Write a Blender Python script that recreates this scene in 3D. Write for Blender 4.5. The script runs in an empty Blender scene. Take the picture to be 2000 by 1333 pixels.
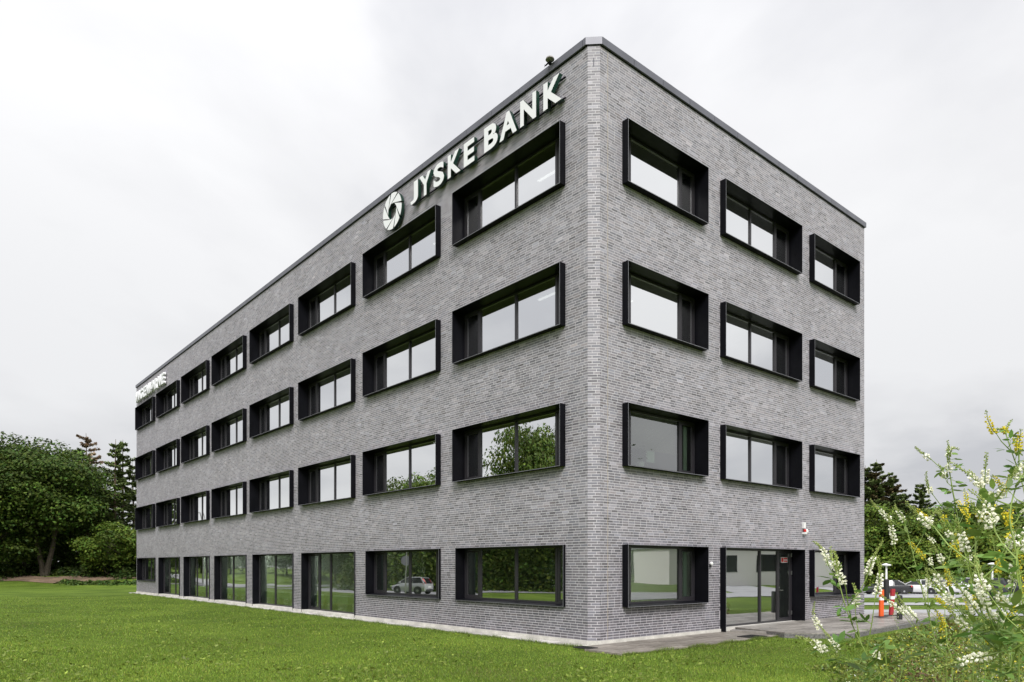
import bpy, bmesh, math, random
import numpy as np
from mathutils import Vector, Matrix

# ------------------------------------------------------------------ camera, sky, sun, exposure
S = bpy.context.scene
COL = S.collection
F_PX, CX, HOR, CAM_Z = 1397.0, 1000.0, 1105.0, 1.862
cam = bpy.data.objects.new('camera', bpy.data.cameras.new('camera'))
COL.objects.link(cam)
cam.location = (0, 0, CAM_Z)
cam.rotation_euler = (math.radians(90), 0, 0)
cam.data.sensor_width = 36
cam.data.lens = F_PX / 2000 * 36
cam.data.shift_y = (HOR - 666.5) / 2000
cam.data.clip_start = 0.05
cam.data.clip_end = 2000
S.camera = cam

SUN_EL, SUN_AZ = math.radians(42), math.atan2(0.08, -1.0)     # azimuth measured from +Y towards +X
sun_dir = Vector((math.sin(SUN_AZ) * math.cos(SUN_EL), math.cos(SUN_AZ) * math.cos(SUN_EL), math.sin(SUN_EL)))
world = bpy.data.worlds.new('World')
S.world = world
world.use_nodes = True
def build_world():
    nt = world.node_tree
    nt.nodes.clear()
    N = nt.nodes.new
    L = nt.links.new
    out = N('ShaderNodeOutputWorld')
    bg = N('ShaderNodeBackground')
    bg.inputs['Strength'].default_value = 0.47
    sky = N('ShaderNodeTexSky')
    sky.sky_type = 'NISHITA'
    sky.sun_disc = False
    sky.sun_elevation = SUN_EL
    sky.sun_rotation = SUN_AZ
    skys = N('ShaderNodeMix'); skys.data_type = 'RGBA'; skys.blend_type = 'MULTIPLY'
    skys.inputs['Factor'].default_value = 1
    L(sky.outputs[0], skys.inputs['A'])
    skys.inputs['B'].default_value = (0.1, 0.1, 0.1, 1)
    tc = N('ShaderNodeTexCoord')
    sep = N('ShaderNodeSeparateXYZ')
    L(tc.outputs['Generated'], sep.inputs[0])
    def m(op, a, b=None, clamp=False):
        n = N('ShaderNodeMath'); n.operation = op; n.use_clamp = clamp
        for i, v in enumerate((a, b)):
            if v is None: continue
            if isinstance(v, (int, float)): n.inputs[i].default_value = v
            else: L(v, n.inputs[i])
        return n.outputs[0]
    zc = m('MAXIMUM', sep.outputs['Z'], 0.0)
    den = m('ADD', zc, 0.32)
    cmb = N('ShaderNodeCombineXYZ')
    L(m('DIVIDE', sep.outputs['X'], den), cmb.inputs[0])
    L(m('DIVIDE', sep.outputs['Y'], den), cmb.inputs[1])
    cmb.inputs[2].default_value = 15.5
    n1 = N('ShaderNodeTexNoise')
    n1.inputs['Scale'].default_value = 1.05
    n1.inputs['Detail'].default_value = 7
    n1.inputs['Roughness'].default_value = 0.5
    n1.inputs['Distortion'].default_value = 0.25
    L(cmb.outputs[0], n1.inputs['Vector'])
    ramp = N('ShaderNodeValToRGB')
    e = ramp.color_ramp.elements
    e[0].position = 0.37; e[0].color = (0.61, 0.615, 0.645, 1)
    e[1].position = 0.57; e[1].color = (0.90, 0.90, 0.91, 1)
    x = ramp.color_ramp.elements.new(0.47); x.color = (0.80, 0.80, 0.815, 1)
    L(n1.outputs['Fac'], ramp.inputs[0])
    # overcast skies brighten towards the zenith
    k = m('ADD', m('ADD', m('MULTIPLY', zc, 0.12), m('MULTIPLY', m('MULTIPLY', zc, m('MULTIPLY', zc, zc)), 1.25)), 0.82)
    kc = N('ShaderNodeCombineXYZ')
    for i in range(3): L(k, kc.inputs[i])
    mul = N('ShaderNodeMix'); mul.data_type = 'RGBA'; mul.blend_type = 'MULTIPLY'; mul.inputs['Factor'].default_value = 1
    L(ramp.outputs[0], mul.inputs['A']); L(kc.outputs[0], mul.inputs['B'])
    mix = N('ShaderNodeMix'); mix.data_type = 'RGBA'; mix.inputs['Factor'].default_value = 0.95
    L(skys.outputs['Result'], mix.inputs['A']); L(mul.outputs['Result'], mix.inputs['B'])
    L(mix.outputs['Result'], bg.inputs['Color'])
    L(bg.outputs[0], out.inputs[0])
build_world()
sun = bpy.data.objects.new('sun', bpy.data.lights.new('sun', 'SUN'))
COL.objects.link(sun)
sun.data.energy = 1.5
sun.data.angle = math.radians(25)
sun.data.color = (1.0, 0.98, 0.96)
sun.rotation_euler = (-sun_dir).to_track_quat('-Z', 'Y').to_euler()
S.view_settings.view_transform = 'Standard'
S.view_settings.look = 'None'
S.view_settings.gamma = 1
S.view_settings.exposure = 1.28
S.cycles.max_bounces = 8
S.cycles.transparent_max_bounces = 12
S.cycles.caustics_reflective = False
S.cycles.caustics_refractive = False
S.cycles.sample_clamp_indirect = 6

# ------------------------------------------------------------------ frames of reference
C = np.array([2.01257862, 17.57228653])
DR = np.array([.76125246, .64845563]); DL = np.array([-.64845563, .76125246])
ANG = math.atan2(DR[1], DR[0])
def W(lx, ly):                                   # building axes -> world
    return C + lx * DR + ly * DL
def loc_of(x, y):                                # world -> building axes
    dx, dy = x - C[0], y - C[1]
    return dx * DR[0] + dy * DR[1], dx * DL[0] + dy * DL[1]
def px(u, v, d):                                 # a point d metres ahead that shows at photo pixel u, v
    return Vector(((u - CX) / F_PX * d, d, CAM_Z + (HOR - v) / F_PX * d))
def ss(a, b, x):
    t = np.clip((x - a) / (b - a), 0, 1)
    return t * t * (3 - 2 * t)
def gz(x, y):                                    # height of the ground
    x = np.asarray(x, float); y = np.asarray(y, float)
    lx, ly = loc_of(x, y)
    z = -0.14 + 0 * x
    z = z - 0.021 * np.clip(y - 28, 0, 60) * ss(10, 16, x)
    z = z + 1.0 * ss(65.5, 74, y) * ss(5, -10, x)
    z = z - 0.46 * ss(-11.5, -16, lx) * ss(-45, -5, ly)
    z = z - 0.36 * ss(-10, -22, ly) * ss(12, 25, x)
    bump = np.exp(-(((x - 4.5) / 4.0) ** 2 + ((y - 6.0) / 4.5) ** 2))
    z = z + 0.28 * bump
    return z
def gzf(x, y): return float(gz(x, y))

rng = np.random.default_rng(7)
random.seed(7)

# ------------------------------------------------------------------ materials
MAT = {}
def mat(name, color=(0.5, 0.5, 0.5), rough=0.6, metal=0.0, spec=0.5, noise=None, bump=None, attr=False, trans=0.0, emit=None, coat=0.0):
    if name in MAT: return MAT[name]
    m = bpy.data.materials.new(name); m.use_nodes = True
    nt = m.node_tree; b = nt.nodes['Principled BSDF']; L = nt.links.new; N = nt.nodes.new
    b.inputs['Base Color'].default_value = (*color, 1)
    b.inputs['Roughness'].default_value = rough
    b.inputs['Metallic'].default_value = metal
    b.inputs['Specular IOR Level'].default_value = spec
    if coat: b.inputs['Coat Weight'].default_value = coat; b.inputs['Coat Roughness'].default_value = 0.05
    csock = None
    if attr:
        a = N('ShaderNodeAttribute'); a.attribute_name = 'col'; csock = a.outputs['Color']
    tcn = N('ShaderNodeTexCoord')
    if noise:
        for sc, lo, hi in noise:
            n = N('ShaderNodeTexNoise'); n.inputs['Scale'].default_value = sc; n.inputs['Detail'].default_value = 6
            L(tcn.outputs['Object'], n.inputs['Vector'])
            r = N('ShaderNodeMapRange'); r.inputs['From Min'].default_value = 0.3; r.inputs['From Max'].default_value = 0.7
            r.inputs['To Min'].default_value = lo; r.inputs['To Max'].default_value = hi
            L(n.outputs['Fac'], r.inputs['Value'])
            c3 = N('ShaderNodeCombineXYZ')
            for i in range(3): L(r.outputs[0], c3.inputs[i])
            mx = N('ShaderNodeMix'); mx.data_type = 'RGBA'; mx.blend_type = 'MULTIPLY'; mx.inputs['Factor'].default_value = 1
            if csock is None: mx.inputs['A'].default_value = (*color, 1)
            else: L(csock, mx.inputs['A'])
            L(c3.outputs[0], mx.inputs['B']); csock = mx.outputs['Result']
    if csock is not None: L(csock, b.inputs['Base Color'])
    if bump:
        sc, st, dist = bump
        n = N('ShaderNodeTexNoise'); n.inputs['Scale'].default_value = sc; n.inputs['Detail'].default_value = 5
        L(tcn.outputs['Object'], n.inputs['Vector'])
        bp = N('ShaderNodeBump'); bp.inputs['Strength'].default_value = st; bp.inputs['Distance'].default_value = dist
        L(n.outputs['Fac'], bp.inputs['Height']); L(bp.outputs[0], b.inputs['Normal'])
    if emit:
        b.inputs['Emission Color'].default_value = (*emit[0], 1); b.inputs['Emission Strength'].default_value = emit[1]
    if trans:
        tr = N('ShaderNodeBsdfTranslucent')
        if csock is not None: L(csock, tr.inputs['Color'])
        else: tr.inputs['Color'].default_value = (*color, 1)
        mix = N('ShaderNodeMixShader'); mix.inputs[0].default_value = trans
        L(b.outputs[0], mix.inputs[1]); L(tr.outputs[0], mix.inputs[2])
        L(mix.outputs[0], nt.nodes['Material Output'].inputs['Surface'])
    MAT[name] = m
    return m
def glass_mat(name, tint, base_refl, wav=0.0):
    m = bpy.data.materials.new(name); m.use_nodes = True
    nt = m.node_tree; nt.nodes.clear(); N = nt.nodes.new; L = nt.links.new
    out = N('ShaderNodeOutputMaterial'); mix = N('ShaderNodeMixShader')
    tr = N('ShaderNodeBsdfTransparent'); tr.inputs[0].default_value = (*tint, 1)
    gl = N('ShaderNodeBsdfGlossy'); gl.inputs['Roughness'].default_value = 0.0
    gl.inputs['Color'].default_value = (0.98, 0.99, 0.99, 1)
    fr = N('ShaderNodeFresnel'); fr.inputs['IOR'].default_value = 1.5
    mr = N('ShaderNodeMapRange'); mr.inputs['To Min'].default_value = base_refl; mr.inputs['To Max'].default_value = 1.0
    L(fr.outputs[0], mr.inputs['Value']); L(mr.outputs[0], mix.inputs[0])
    if wav:
        tc = N('ShaderNodeTexCoord'); n = N('ShaderNodeTexNoise'); n.inputs['Scale'].default_value = 0.9; n.inputs['Detail'].default_value = 1
        L(tc.outputs['Object'], n.inputs['Vector'])
        bp = N('ShaderNodeBump'); bp.inputs['Strength'].default_value = 1.0; bp.inputs['Distance'].default_value = wav
        L(n.outputs['Fac'], bp.inputs['Height']); L(bp.outputs[0], gl.inputs['Normal'])
    L(tr.outputs[0], mix.inputs[1]); L(gl.outputs[0], mix.inputs[2]); L(mix.outputs[0], out.inputs[0])
    MAT[name] = m
    return m
M_BRICK = mat('brick', attr=True, rough=0.55, spec=0.45, noise=[(26, 0.90, 1.10)], bump=(120, 0.25, 0.003))
M_MORTAR = mat('mortar', (0.57, 0.55, 0.575), 0.9, noise=[(3, 0.85, 1.1), (90, 0.85, 1.1)], bump=(150, 0.5, 0.004))
M_BOX = mat('black_metal', (0.0055, 0.0055, 0.0075), 0.40, spec=0.08, noise=[(2, 0.8, 1.3)])
M_EDGEGLINT = mat('edge_glint', (0.34, 0.34, 0.37), 0.4, metal=0.3)  # paler grey standing in for light caught on the box edges
M_FRAME = mat('dark_frame', (0.028, 0.026, 0.030), 0.32, spec=0.5)
M_GLASS = glass_mat('window_glass', (0.78, 0.86, 0.82), 0.88, 0.0012)
M_GLASS2 = glass_mat('door_glass', (0.74, 0.88, 0.78), 0.44, 0.0012)
M_GLASS4 = glass_mat('low_window_glass', (0.50, 0.60, 0.54), 0.56, 0.0012)
M_GLASS3 = glass_mat('clear_glass', (0.74, 0.84, 0.76), 0.26, 0.0012)
M_COPING = mat('coping_metal', (0.125, 0.125, 0.15), 0.42, metal=0.15, noise=[(1.5, 0.85, 1.15)])
M_PLINTH = mat('plinth_concrete', (0.60, 0.58, 0.53), 0.85, noise=[(2.5, 0.75, 1.12), (30, 0.85, 1.08)], bump=(60, 0.3, 0.01))
M_WHITE = mat('plaster', (0.62, 0.64, 0.60), 0.8)
M_INFLOOR = mat('interior_floor', (0.16, 0.17, 0.15), 0.5)
M_STRIP = mat('light_strip', (0.9, 0.9, 0.9), 0.5, emit=((1, 0.98, 0.94), 0.9))
M_FILLSTRIP = mat('ground_floor_fill', (0.9, 0.9, 0.9), 0.5, emit=((1, 0.98, 0.94), 6.0))  # glow for the added, unseen ground floor strips
M_BLIND = mat('blind_slat', (0.30, 0.27, 0.22), 0.6)
M_CURT = mat('curtain_cloth', (0.62, 0.70, 0.64), 0.8)
M_WHITEPAINT = mat('white_paint', (0.78, 0.78, 0.77), 0.45)
M_SIGNFACE = mat('sign_face', (0.80, 0.80, 0.82), 0.35)
M_SIGNGREEN = mat('sign_green', (0.005, 0.028, 0.018), 0.35)
M_BLACK = mat('black_rubber', (0.015, 0.015, 0.016), 0.6, noise=[(20, 0.7, 1.4)])
M_STEEL = mat('steel', (0.55, 0.55, 0.55), 0.3, metal=1.0)
M_RED = mat('red_plastic', (0.55, 0.02, 0.02), 0.35)
M_DRED = mat('dark_red_plastic', (0.33, 0.02, 0.03), 0.4)
M_ORANGE = mat('orange_plastic', (0.75, 0.11, 0.02), 0.4)
M_ASPHALT = mat('asphalt', (0.26, 0.26, 0.27), 0.85, noise=[(0.7, 0.8, 1.2), (40, 0.8, 1.15)])
M_PAVE = mat('pale_paving', (0.33, 0.33, 0.34), 0.75, noise=[(0.6, 0.8, 1.15), (12, 0.85, 1.1)])
M_BARK = mat('bark', (0.075, 0.062, 0.045), 0.9, noise=[(6, 0.6, 1.4)], bump=(25, 0.8, 0.03))
M_BARKR = mat('pine_bark', (0.12, 0.08, 0.055), 0.9, noise=[(6, 0.6, 1.4)])
M_LEAF = mat('leaf', attr=True, rough=0.55, spec=0.15, trans=0.22)
M_NEEDLE = mat('needle', attr=True, rough=0.6, spec=0.25, trans=0.12)
M_BLADE = mat('grass_blade', attr=True, rough=0.5, spec=0.3, trans=0.25)
M_STEM = mat('green_stem', (0.22, 0.31, 0.055), 0.5, trans=0.15, noise=[(9, 0.75, 1.25)])
M_CLOVER = mat('clover_leaf', attr=True, rough=0.5, spec=0.35, trans=0.38)
M_PETAL = mat('petal', attr=True, rough=0.5, spec=0.3, trans=0.18)
M_EARTH = mat('bare_earth', (0.19, 0.13, 0.085), 0.95, noise=[(0.8, 0.6, 1.3), (6, 0.7, 1.3)], bump=(8, 0.8, 0.05))

def grass_ground_mat():
    m = bpy.data.materials.new('grass_ground'); m.use_nodes = True
    nt = m.node_tree; b = nt.nodes['Principled BSDF']; L = nt.links.new; N = nt.nodes.new
    b.inputs['Roughness'].default_value = 0.9; b.inputs['Specular IOR Level'].default_value = 0.1
    tc = N('ShaderNodeTexCoord')
    def noise(sc, det, rough=0.55):
        n = N('ShaderNodeTexNoise'); n.inputs['Scale'].default_value = sc; n.inputs['Detail'].default_value = det
        n.inputs['Roughness'].default_value = rough
        L(tc.outputs['Object'], n.inputs['Vector']); return n.outputs['Fac']
    r1 = N('ShaderNodeValToRGB'); e = r1.color_ramp.elements
    e[0].position = 0.3; e[0].color = (0.066, 0.112, 0.014, 1)
    e[1].position = 0.7; e[1].color = (0.150, 0.220, 0.032, 1)
    L(noise(0.35, 5), r1.inputs[0])
    r2 = N('ShaderNodeValToRGB'); e = r2.color_ramp.elements
    e[0].position = 0.32; e[0].color = (0.45, 0.5, 0.4, 1)
    e[1].position = 0.7; e[1].color = (1.45, 1.4, 1.5, 1)
    L(noise(14, 8, 0.75), r2.inputs[0])
    mx = N('ShaderNodeMix'); mx.data_type = 'RGBA'; mx.blend_type = 'MULTIPLY'; mx.inputs['Factor'].default_value = 1
    L(r1.outputs[0], mx.inputs['A']); L(r2.outputs[0], mx.inputs['B']); L(mx.outputs['Result'], b.inputs['Base Color'])
    bp = N('ShaderNodeBump'); bp.inputs['Strength'].default_value = 1; bp.inputs['Distance'].default_value = 0.06
    L(noise(22, 6, 0.7), bp.inputs['Height']); L(bp.outputs[0], b.inputs['Normal'])
    return m
M_GROUND = grass_ground_mat()

# ------------------------------------------------------------------ mesh helpers
def np_mesh(name, V, Fc, mats, cols=None, smooth=False, fmat=None):
    V = np.asarray(V, np.float32); Fc = np.asarray(Fc, np.int32)
    me = bpy.data.meshes.new(name)
    n, k = Fc.shape
    me.vertices.add(len(V)); me.vertices.foreach_set('co', V.ravel())
    me.loops.add(n * k); me.loops.foreach_set('vertex_index', Fc.ravel())
    me.polygons.add(n)
    me.polygons.foreach_set('loop_start', np.arange(0, n * k, k, dtype=np.int32))
    me.polygons.foreach_set('loop_total', np.full(n, k, np.int32))
    me.polygons.foreach_set('use_smooth', np.full(n, bool(smooth)))
    for m_ in (mats if isinstance(mats, (list, tuple)) else [mats]): me.materials.append(m_)
    if fmat is not None: me.polygons.foreach_set('material_index', np.asarray(fmat, np.int32))
    me.update(calc_edges=True)
    if cols is not None:
        a = me.attributes.new('col', 'FLOAT_COLOR', 'POINT')
        c4 = np.ones((len(V), 4), np.float32); c4[:, :3] = cols
        a.data.foreach_set('color', c4.ravel())
    return me
def link(name, me, parent=None, loc=(0, 0, 0), rotz=0.0):
    o = bpy.data.objects.new(name, me); COL.objects.link(o)
    o.location = loc; o.rotation_euler = (0, 0, rotz)
    if parent is not None: o.parent = parent
    return o
def tag(o, label, cat, group=None, kind=None):
    if label: o['label'] = label
    if cat: o['category'] = cat
    if group: o['group'] = group
    if kind: o['kind'] = kind
    return o
def thing(name, label, cat, loc=(0, 0, 0), rotz=0.0, group=None):
    return tag(link(name, None, None, loc, rotz), label, cat, group)
def stuff(o): o['kind'] = 'stuff'; return o
def structure(o): o['kind'] = 'structure'; return o
def copy_tree(o, parent=None):
    c = o.copy(); COL.objects.link(c); c.parent = parent
    for ch in list(o.children): copy_tree(ch, c)
    return c
BOXF = np.array([[0, 3, 2, 1], [4, 5, 6, 7], [0, 1, 5, 4], [1, 2, 6, 5], [2, 3, 7, 6], [3, 0, 4, 7]])
def box_v(x0, x1, y0, y1, z0, z1):
    return [(x0, y0, z0), (x1, y0, z0), (x1, y1, z0), (x0, y1, z0), (x0, y0, z1), (x1, y0, z1), (x1, y1, z1), (x0, y1, z1)]
class MB:
    def __init__(s): s.v = []; s.f = []
    def box(s, x0, x1, y0, y1, z0, z1):
        x0, x1 = min(x0, x1), max(x0, x1); y0, y1 = min(y0, y1), max(y0, y1); z0, z1 = min(z0, z1), max(z0, z1)
        n = len(s.v); s.v += box_v(x0, x1, y0, y1, z0, z1); s.f += (BOXF + n).tolist(); return s
    def hexa(s, pts):
        n = len(s.v); s.v += [tuple(p) for p in pts]; s.f += (BOXF + n).tolist(); return s
    def quad(s, *pts):
        n = len(s.v); s.v += [tuple(p) for p in pts]; s.f.append([n, n + 1, n + 2, n + 3]); return s
    def poly(s, pts):
        n = len(s.v); s.v += [tuple(p) for p in pts]; s.f.append(list(range(n, n + len(pts)))); return s
    def prism(s, pts, z0, z1):
        k = len(pts); n = len(s.v)
        s.v += [(p[0], p[1], z0) for p in pts] + [(p[0], p[1], z1) for p in pts]
        s.f.append(list(range(n, n + k))[::-1]); s.f.append(list(range(n + k, n + 2 * k)))
        for i in range(k):
            j = (i + 1) % k; s.f.append([n + i, n + j, n + k + j, n + k + i])
        return s
    def tube(s, pts, rad, n=8, cap=True):
        pts = [Vector(p) for p in pts]
        if not hasattr(rad, '__len__'): rad = [rad] * len(pts)
        base = len(s.v); up = None
        for i, p in enumerate(pts):
            d = (pts[min(i + 1, len(pts) - 1)] - pts[max(i - 1, 0)]).normalized()
            if up is None:
                up = Vector((0, 0, 1)) if abs(d.z) < 0.9 else Vector((1, 0, 0))
            a = d.cross(up)
            if a.length < 1e-4: a = d.orthogonal()
            a.normalize(); b = a.cross(d).normalized(); up = b
            for j in range(n):
                t = 2 * math.pi * j / n
                s.v.append(tuple(p + (a * math.cos(t) + b * math.sin(t)) * rad[i]))
        for i in range(len(pts) - 1):
            for j in range(n):
                k = (j + 1) % n
                s.f.append([base + i * n + j, base + i * n + k, base + (i + 1) * n + k, base + (i + 1) * n + j])
        if cap:
            s.f.append([base + j for j in range(n)][::-1])
            s.f.append([base + (len(pts) - 1) * n + j for j in range(n)])
        return s
    def lathe(s, prof, cx=0, cy=0, cz=0, n=16, axis='z'):
        base = len(s.v)
        for r, z in prof:
            for j in range(n):
                t = 2 * math.pi * j / n
                a, b = r * math.cos(t), r * math.sin(t)
                s.v.append((cx + a, cy + b, cz + z) if axis == 'z' else (cx + a, cy + z, cz + b))
        for i in range(len(prof) - 1):
            for j in range(n):
                k = (j + 1) % n
                s.f.append([base + i * n + j, base + i * n + k, base + (i + 1) * n + k, base + (i + 1) * n + j])
        s.f.append([base + j for j in range(n)]); s.f.append([base + (len(prof) - 1) * n + j for j in range(n)])
        return s
    def build(s, name, m, parent=None, loc=(0, 0, 0), rotz=0.0, smooth=False, fix=True):
        me = bpy.data.meshes.new(name); me.from_pydata(s.v, [], s.f); me.materials.append(m)
        if fix:
            b = bmesh.new(); b.from_mesh(me); bmesh.ops.recalc_face_normals(b, faces=b.faces); b.to_mesh(me); b.free()
        if smooth:
            me.polygons.foreach_set('use_smooth', np.ones(len(me.polygons), bool))
            try: me.set_sharp_from_angle(angle=math.radians(40))
            except Exception: pass
        return link(name, me, parent, loc, rotz)

# ------------------------------------------------------------------ terrain and paving
def terrain():
    def axis(a, b, dense0, dense1, step, far):
        v = list(np.arange(dense0, dense1 + 1e-6, step))
        while v[0] > a: v.insert(0, v[0] - far)
        while v[-1] < b: v.append(v[-1] + far)
        return np.array(v)
    xs = axis(-420, 420, -90, 100, 1.5, 15); ys = axis(-420, 420, -60, 110, 1.5, 15)
    X, Y = np.meshgrid(xs, ys)
    V = np.stack([X, Y, gz(X, Y)], -1).reshape(-1, 3)
    nx, ny = len(xs), len(ys)
    i = np.arange(nx * ny).reshape(ny, nx)
    Fq = np.stack([i[:-1, :-1], i[:-1, 1:], i[1:, 1:], i[1:, :-1]], -1).reshape(-1, 4)
    return link('ground', np_mesh('ground', V, Fq, M_GROUND, smooth=True))
structure(terrain())
def drape(name, m, pts_fn, nu, nv, lift=0.03, unseen=False):
    V = []
    for a in range(nv + 1):
        for b in range(nu + 1):
            x, y = pts_fn(b / nu, a / nv); V.append((x, y, gzf(x, y) + lift))
    Fq = [[a * (nu + 1) + b, a * (nu + 1) + b + 1, (a + 1) * (nu + 1) + b + 1, (a + 1) * (nu + 1) + b] for a in range(nv) for b in range(nu)]
    if unseen: Fq = [f for f in Fq if not any(V[i][1] > 0 and abs(V[i][0] / V[i][1]) < 0.735 for i in f)]
    return structure(link(name, np_mesh(name, V, Fq, m, smooth=True)))
def strip(name, m, x0, x1, y0, y1, lift=0.03):
    return drape(name, m, lambda u, v: (x0 + (x1 - x0) * u, y0 + (y1 - y0) * v), 60, 8, lift)
strip('car_park', M_ASPHALT if False else M_PAVE, 12, 120, 58, 84)
strip('footpath', M_PAVE, 16, 120, 40.5, 45)
strip('forecourt', M_PAVE, 12.2, 110, 28.2, 34.2)
def earth_pts(u, v):
    x = -52 + 17 * u; y0 = 68.3 + 0.9 * math.sin(u * 9) + 2.0 * u
    return x, y0 + v * (3.4 + 1.0 * math.sin(u * 13 + 1))
drape('bare_earth', M_EARTH, earth_pts, 30, 6, 0.05)
# what the ground-floor panes mirror: a road and a verge on the left side, a yard on the right
def mirL(x, y):
    lx, ly = loc_of(x, y); return W(0.6 - lx, ly)
def mirR(x, y):
    lx, ly = loc_of(x, y); return W(lx, 0.6 - ly)
for nm, z0, z1, m_ in (('road', 62, 78, M_ASPHALT), ('cycle_path', 84, 92, M_PAVE)):
    drape(nm, m_, lambda u, v: tuple(mirL(-62 + 120 * u, z0 + (z1 - z0) * v)), 120, 6, 0.04, True)
drape('yard', M_PAVE, lambda u, v: tuple(mirR(6 + 60 * u, 46 + 16 * v)), 40, 8, 0.04, True)

# ------------------------------------------------------------------ the building
building = thing('office_building', 'four-storey grey brick office building with black projecting window boxes', 'building', (C[0], C[1], 0), ANG)
LEN_R, LEN_L, COURSE = 15.03, 45.15, 0.2 / 3
N_COURSE = 221
TOPZ = N_COURSE * COURSE
CH_L, CH_R = 0.21, 0.22
# openings (t0, t1, z0, z1)
MODL = 5.575
WIN_L, WIN_R = [], []
OPEN_L, OPEN_R = [], []
T0 = 1.02
for k in range(8):
    a = T0 + MODL * k - 0.03; b = a + 4.70
    for fl in range(4):
        if fl == 0 and 2 <= k <= 6:
            OPEN_L.append((a + 0.02, b + 0.02, 0.0, 2.4 - COURSE * 0)); WIN_L.append((k, fl, a + 0.02, b + 0.02, 0.0, 2.4, 'door'))
        else:
            OPEN_L.append((a, b, 0.8 + 3.6 * fl, 2.4 + 3.6 * fl)); WIN_L.append((k, fl, a, b, 0.8 + 3.6 * fl, 2.4 + 3.6 * fl, 'window'))
for k, (a, b) in enumerate(((1.05, 4.55), (5.41, 9.91), (10.75, 14.23))):
    for fl in range(4):
        if fl == 0 and k == 1:
            OPEN_R.append((a, 10.1, 0.0, 2.4)); WIN_R.append((k, fl, a, 10.1, 0.0, 2.4, 'door'))
        else:
            OPEN_R.append((a, b, 0.8 + 3.6 * fl, 2.4 + 3.6 * fl)); WIN_R.append((k, fl, a, b, 0.8 + 3.6 * fl, 2.4 + 3.6 * fl, 'window'))
def FP(face, t, p, z):                           # face coordinates -> building axes
    return (t, -p, z) if face == 'R' else (-p, t, z)
def fbox(mb, face, t0, t1, p0, p1, z0, z1):
    a = FP(face, t0, p0, z0); b = FP(face, t1, p1, z1)
    mb.box(a[0], b[0], a[1], b[1], a[2], b[2])
def sheet_with_holes(mb, face, t0, t1, z0, z1, p, holes):
    ts = sorted({t0, t1} | {h[i] for h in holes for i in (0, 1)}); zs = sorted({z0, z1} | {h[i] for h in holes for i in (2, 3)})
    ts = [t for t in ts if t0 <= t <= t1]; zs = [z for z in zs if z0 <= z <= z1]
    for i in range(len(ts) - 1):
        for j in range(len(zs) - 1):
            tc, zc = (ts[i] + ts[i + 1]) / 2, (zs[j] + zs[j + 1]) / 2
            if any(h[0] < tc < h[1] and h[2] < zc < h[3] for h in holes): continue
            mb.quad(FP(face, ts[i], p, zs[j]), FP(face, ts[i + 1], p, zs[j]), FP(face, ts[i + 1], p, zs[j + 1]), FP(face, ts[i], p, zs[j + 1]))
MREC = 0.0008
mb = MB()
sheet_with_holes(mb, 'R', CH_R, LEN_R, 0, TOPZ, -MREC, OPEN_R)
sheet_with_holes(mb, 'L', CH_L, LEN_L, 0, TOPZ, -MREC, OPEN_L)
nrm = np.array([-CH_L, -CH_R]); nrm /= np.linalg.norm(nrm)
cA = np.array([0, CH_L]) - nrm * MREC; cB = np.array([CH_R, 0]) - nrm * MREC
cA = np.array([MREC, CH_L]); cB = np.array([CH_R, MREC])
mb.quad((*cA, 0), (*cB, 0), (*cB, TOPZ), (*cA, TOPZ))
# end wall and rear wall
mb.quad((MREC, LEN_L, 0), (LEN_R, LEN_L, 0), (LEN_R, LEN_L, TOPZ), (MREC, LEN_L, TOPZ))
mb.quad((LEN_R, MREC, 0), (LEN_R, LEN_L, 0), (LEN_R, LEN_L, TOPZ), (LEN_R, MREC, TOPZ))
wall = mb.build('wall', M_MORTAR, building, fix=False)

def brick_rows(length, start, holes, seed):
    r = np.random.default_rng(seed)
    out = []
    for c in range(N_COURSE):
        z0 = c * COURSE
        zc = z0 + COURSE / 2
        spans = [(start, length)]
        for h in holes:
            if h[2] < zc < h[3]:
                ns = []
                for a, b in spans:
                    if h[1] <= a or h[0] >= b: ns.append((a, b)); continue
                    if h[0] > a: ns.append((a, h[0]))
                    if h[1] < b: ns.append((h[1], b))
                spans = ns
        off = (off + r.choice([0.06, 0.12, 0.12, 0.18])) % 0.24 if c else 0.0
        t = start - 0.6 + off
        while t < length:
            w = 0.12 if r.random() < 0.15 else 0.24
            a, b = t + 0.0060, t + w - 0.0060
            t += w
            for sa, sb in spans:
                aa, bb = max(a, sa + (0.0 if sa == start else 0.004)), min(b, sb - 0.004)
                if bb - aa > 0.03: out.append((aa, bb, z0 + 0.0074, z0 + COURSE - 0.0074))
    return np.array(out)
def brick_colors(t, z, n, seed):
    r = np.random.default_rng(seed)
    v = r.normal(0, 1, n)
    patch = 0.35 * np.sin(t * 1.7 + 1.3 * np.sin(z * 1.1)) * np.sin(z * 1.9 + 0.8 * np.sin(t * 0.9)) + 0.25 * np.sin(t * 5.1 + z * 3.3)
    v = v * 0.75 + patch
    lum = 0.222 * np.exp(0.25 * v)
    lum = lum * (1 - 0.44 * ss(4.2, 0.3, z)) * (1 + 0.05 * np.sin(t * 0.37 + 1.0) * np.sin(z * 0.5 + 2)) * (1 - 0.14 * (np.mod(z - 0.8, 3.6) > 3.15) * (0.5 + 0.5 * np.sin(t * 2.3) * np.sin(t * 5.9)))  # darker towards the base; patches under sills mix dirt with painted shadow
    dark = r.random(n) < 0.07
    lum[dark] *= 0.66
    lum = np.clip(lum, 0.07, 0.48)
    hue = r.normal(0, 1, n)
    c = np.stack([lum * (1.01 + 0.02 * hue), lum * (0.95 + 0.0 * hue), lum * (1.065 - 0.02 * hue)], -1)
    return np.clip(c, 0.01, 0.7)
bl = brick_rows(LEN_L, CH_L, OPEN_L, 1); br = brick_rows(LEN_R, CH_R, OPEN_R, 2)
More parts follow.
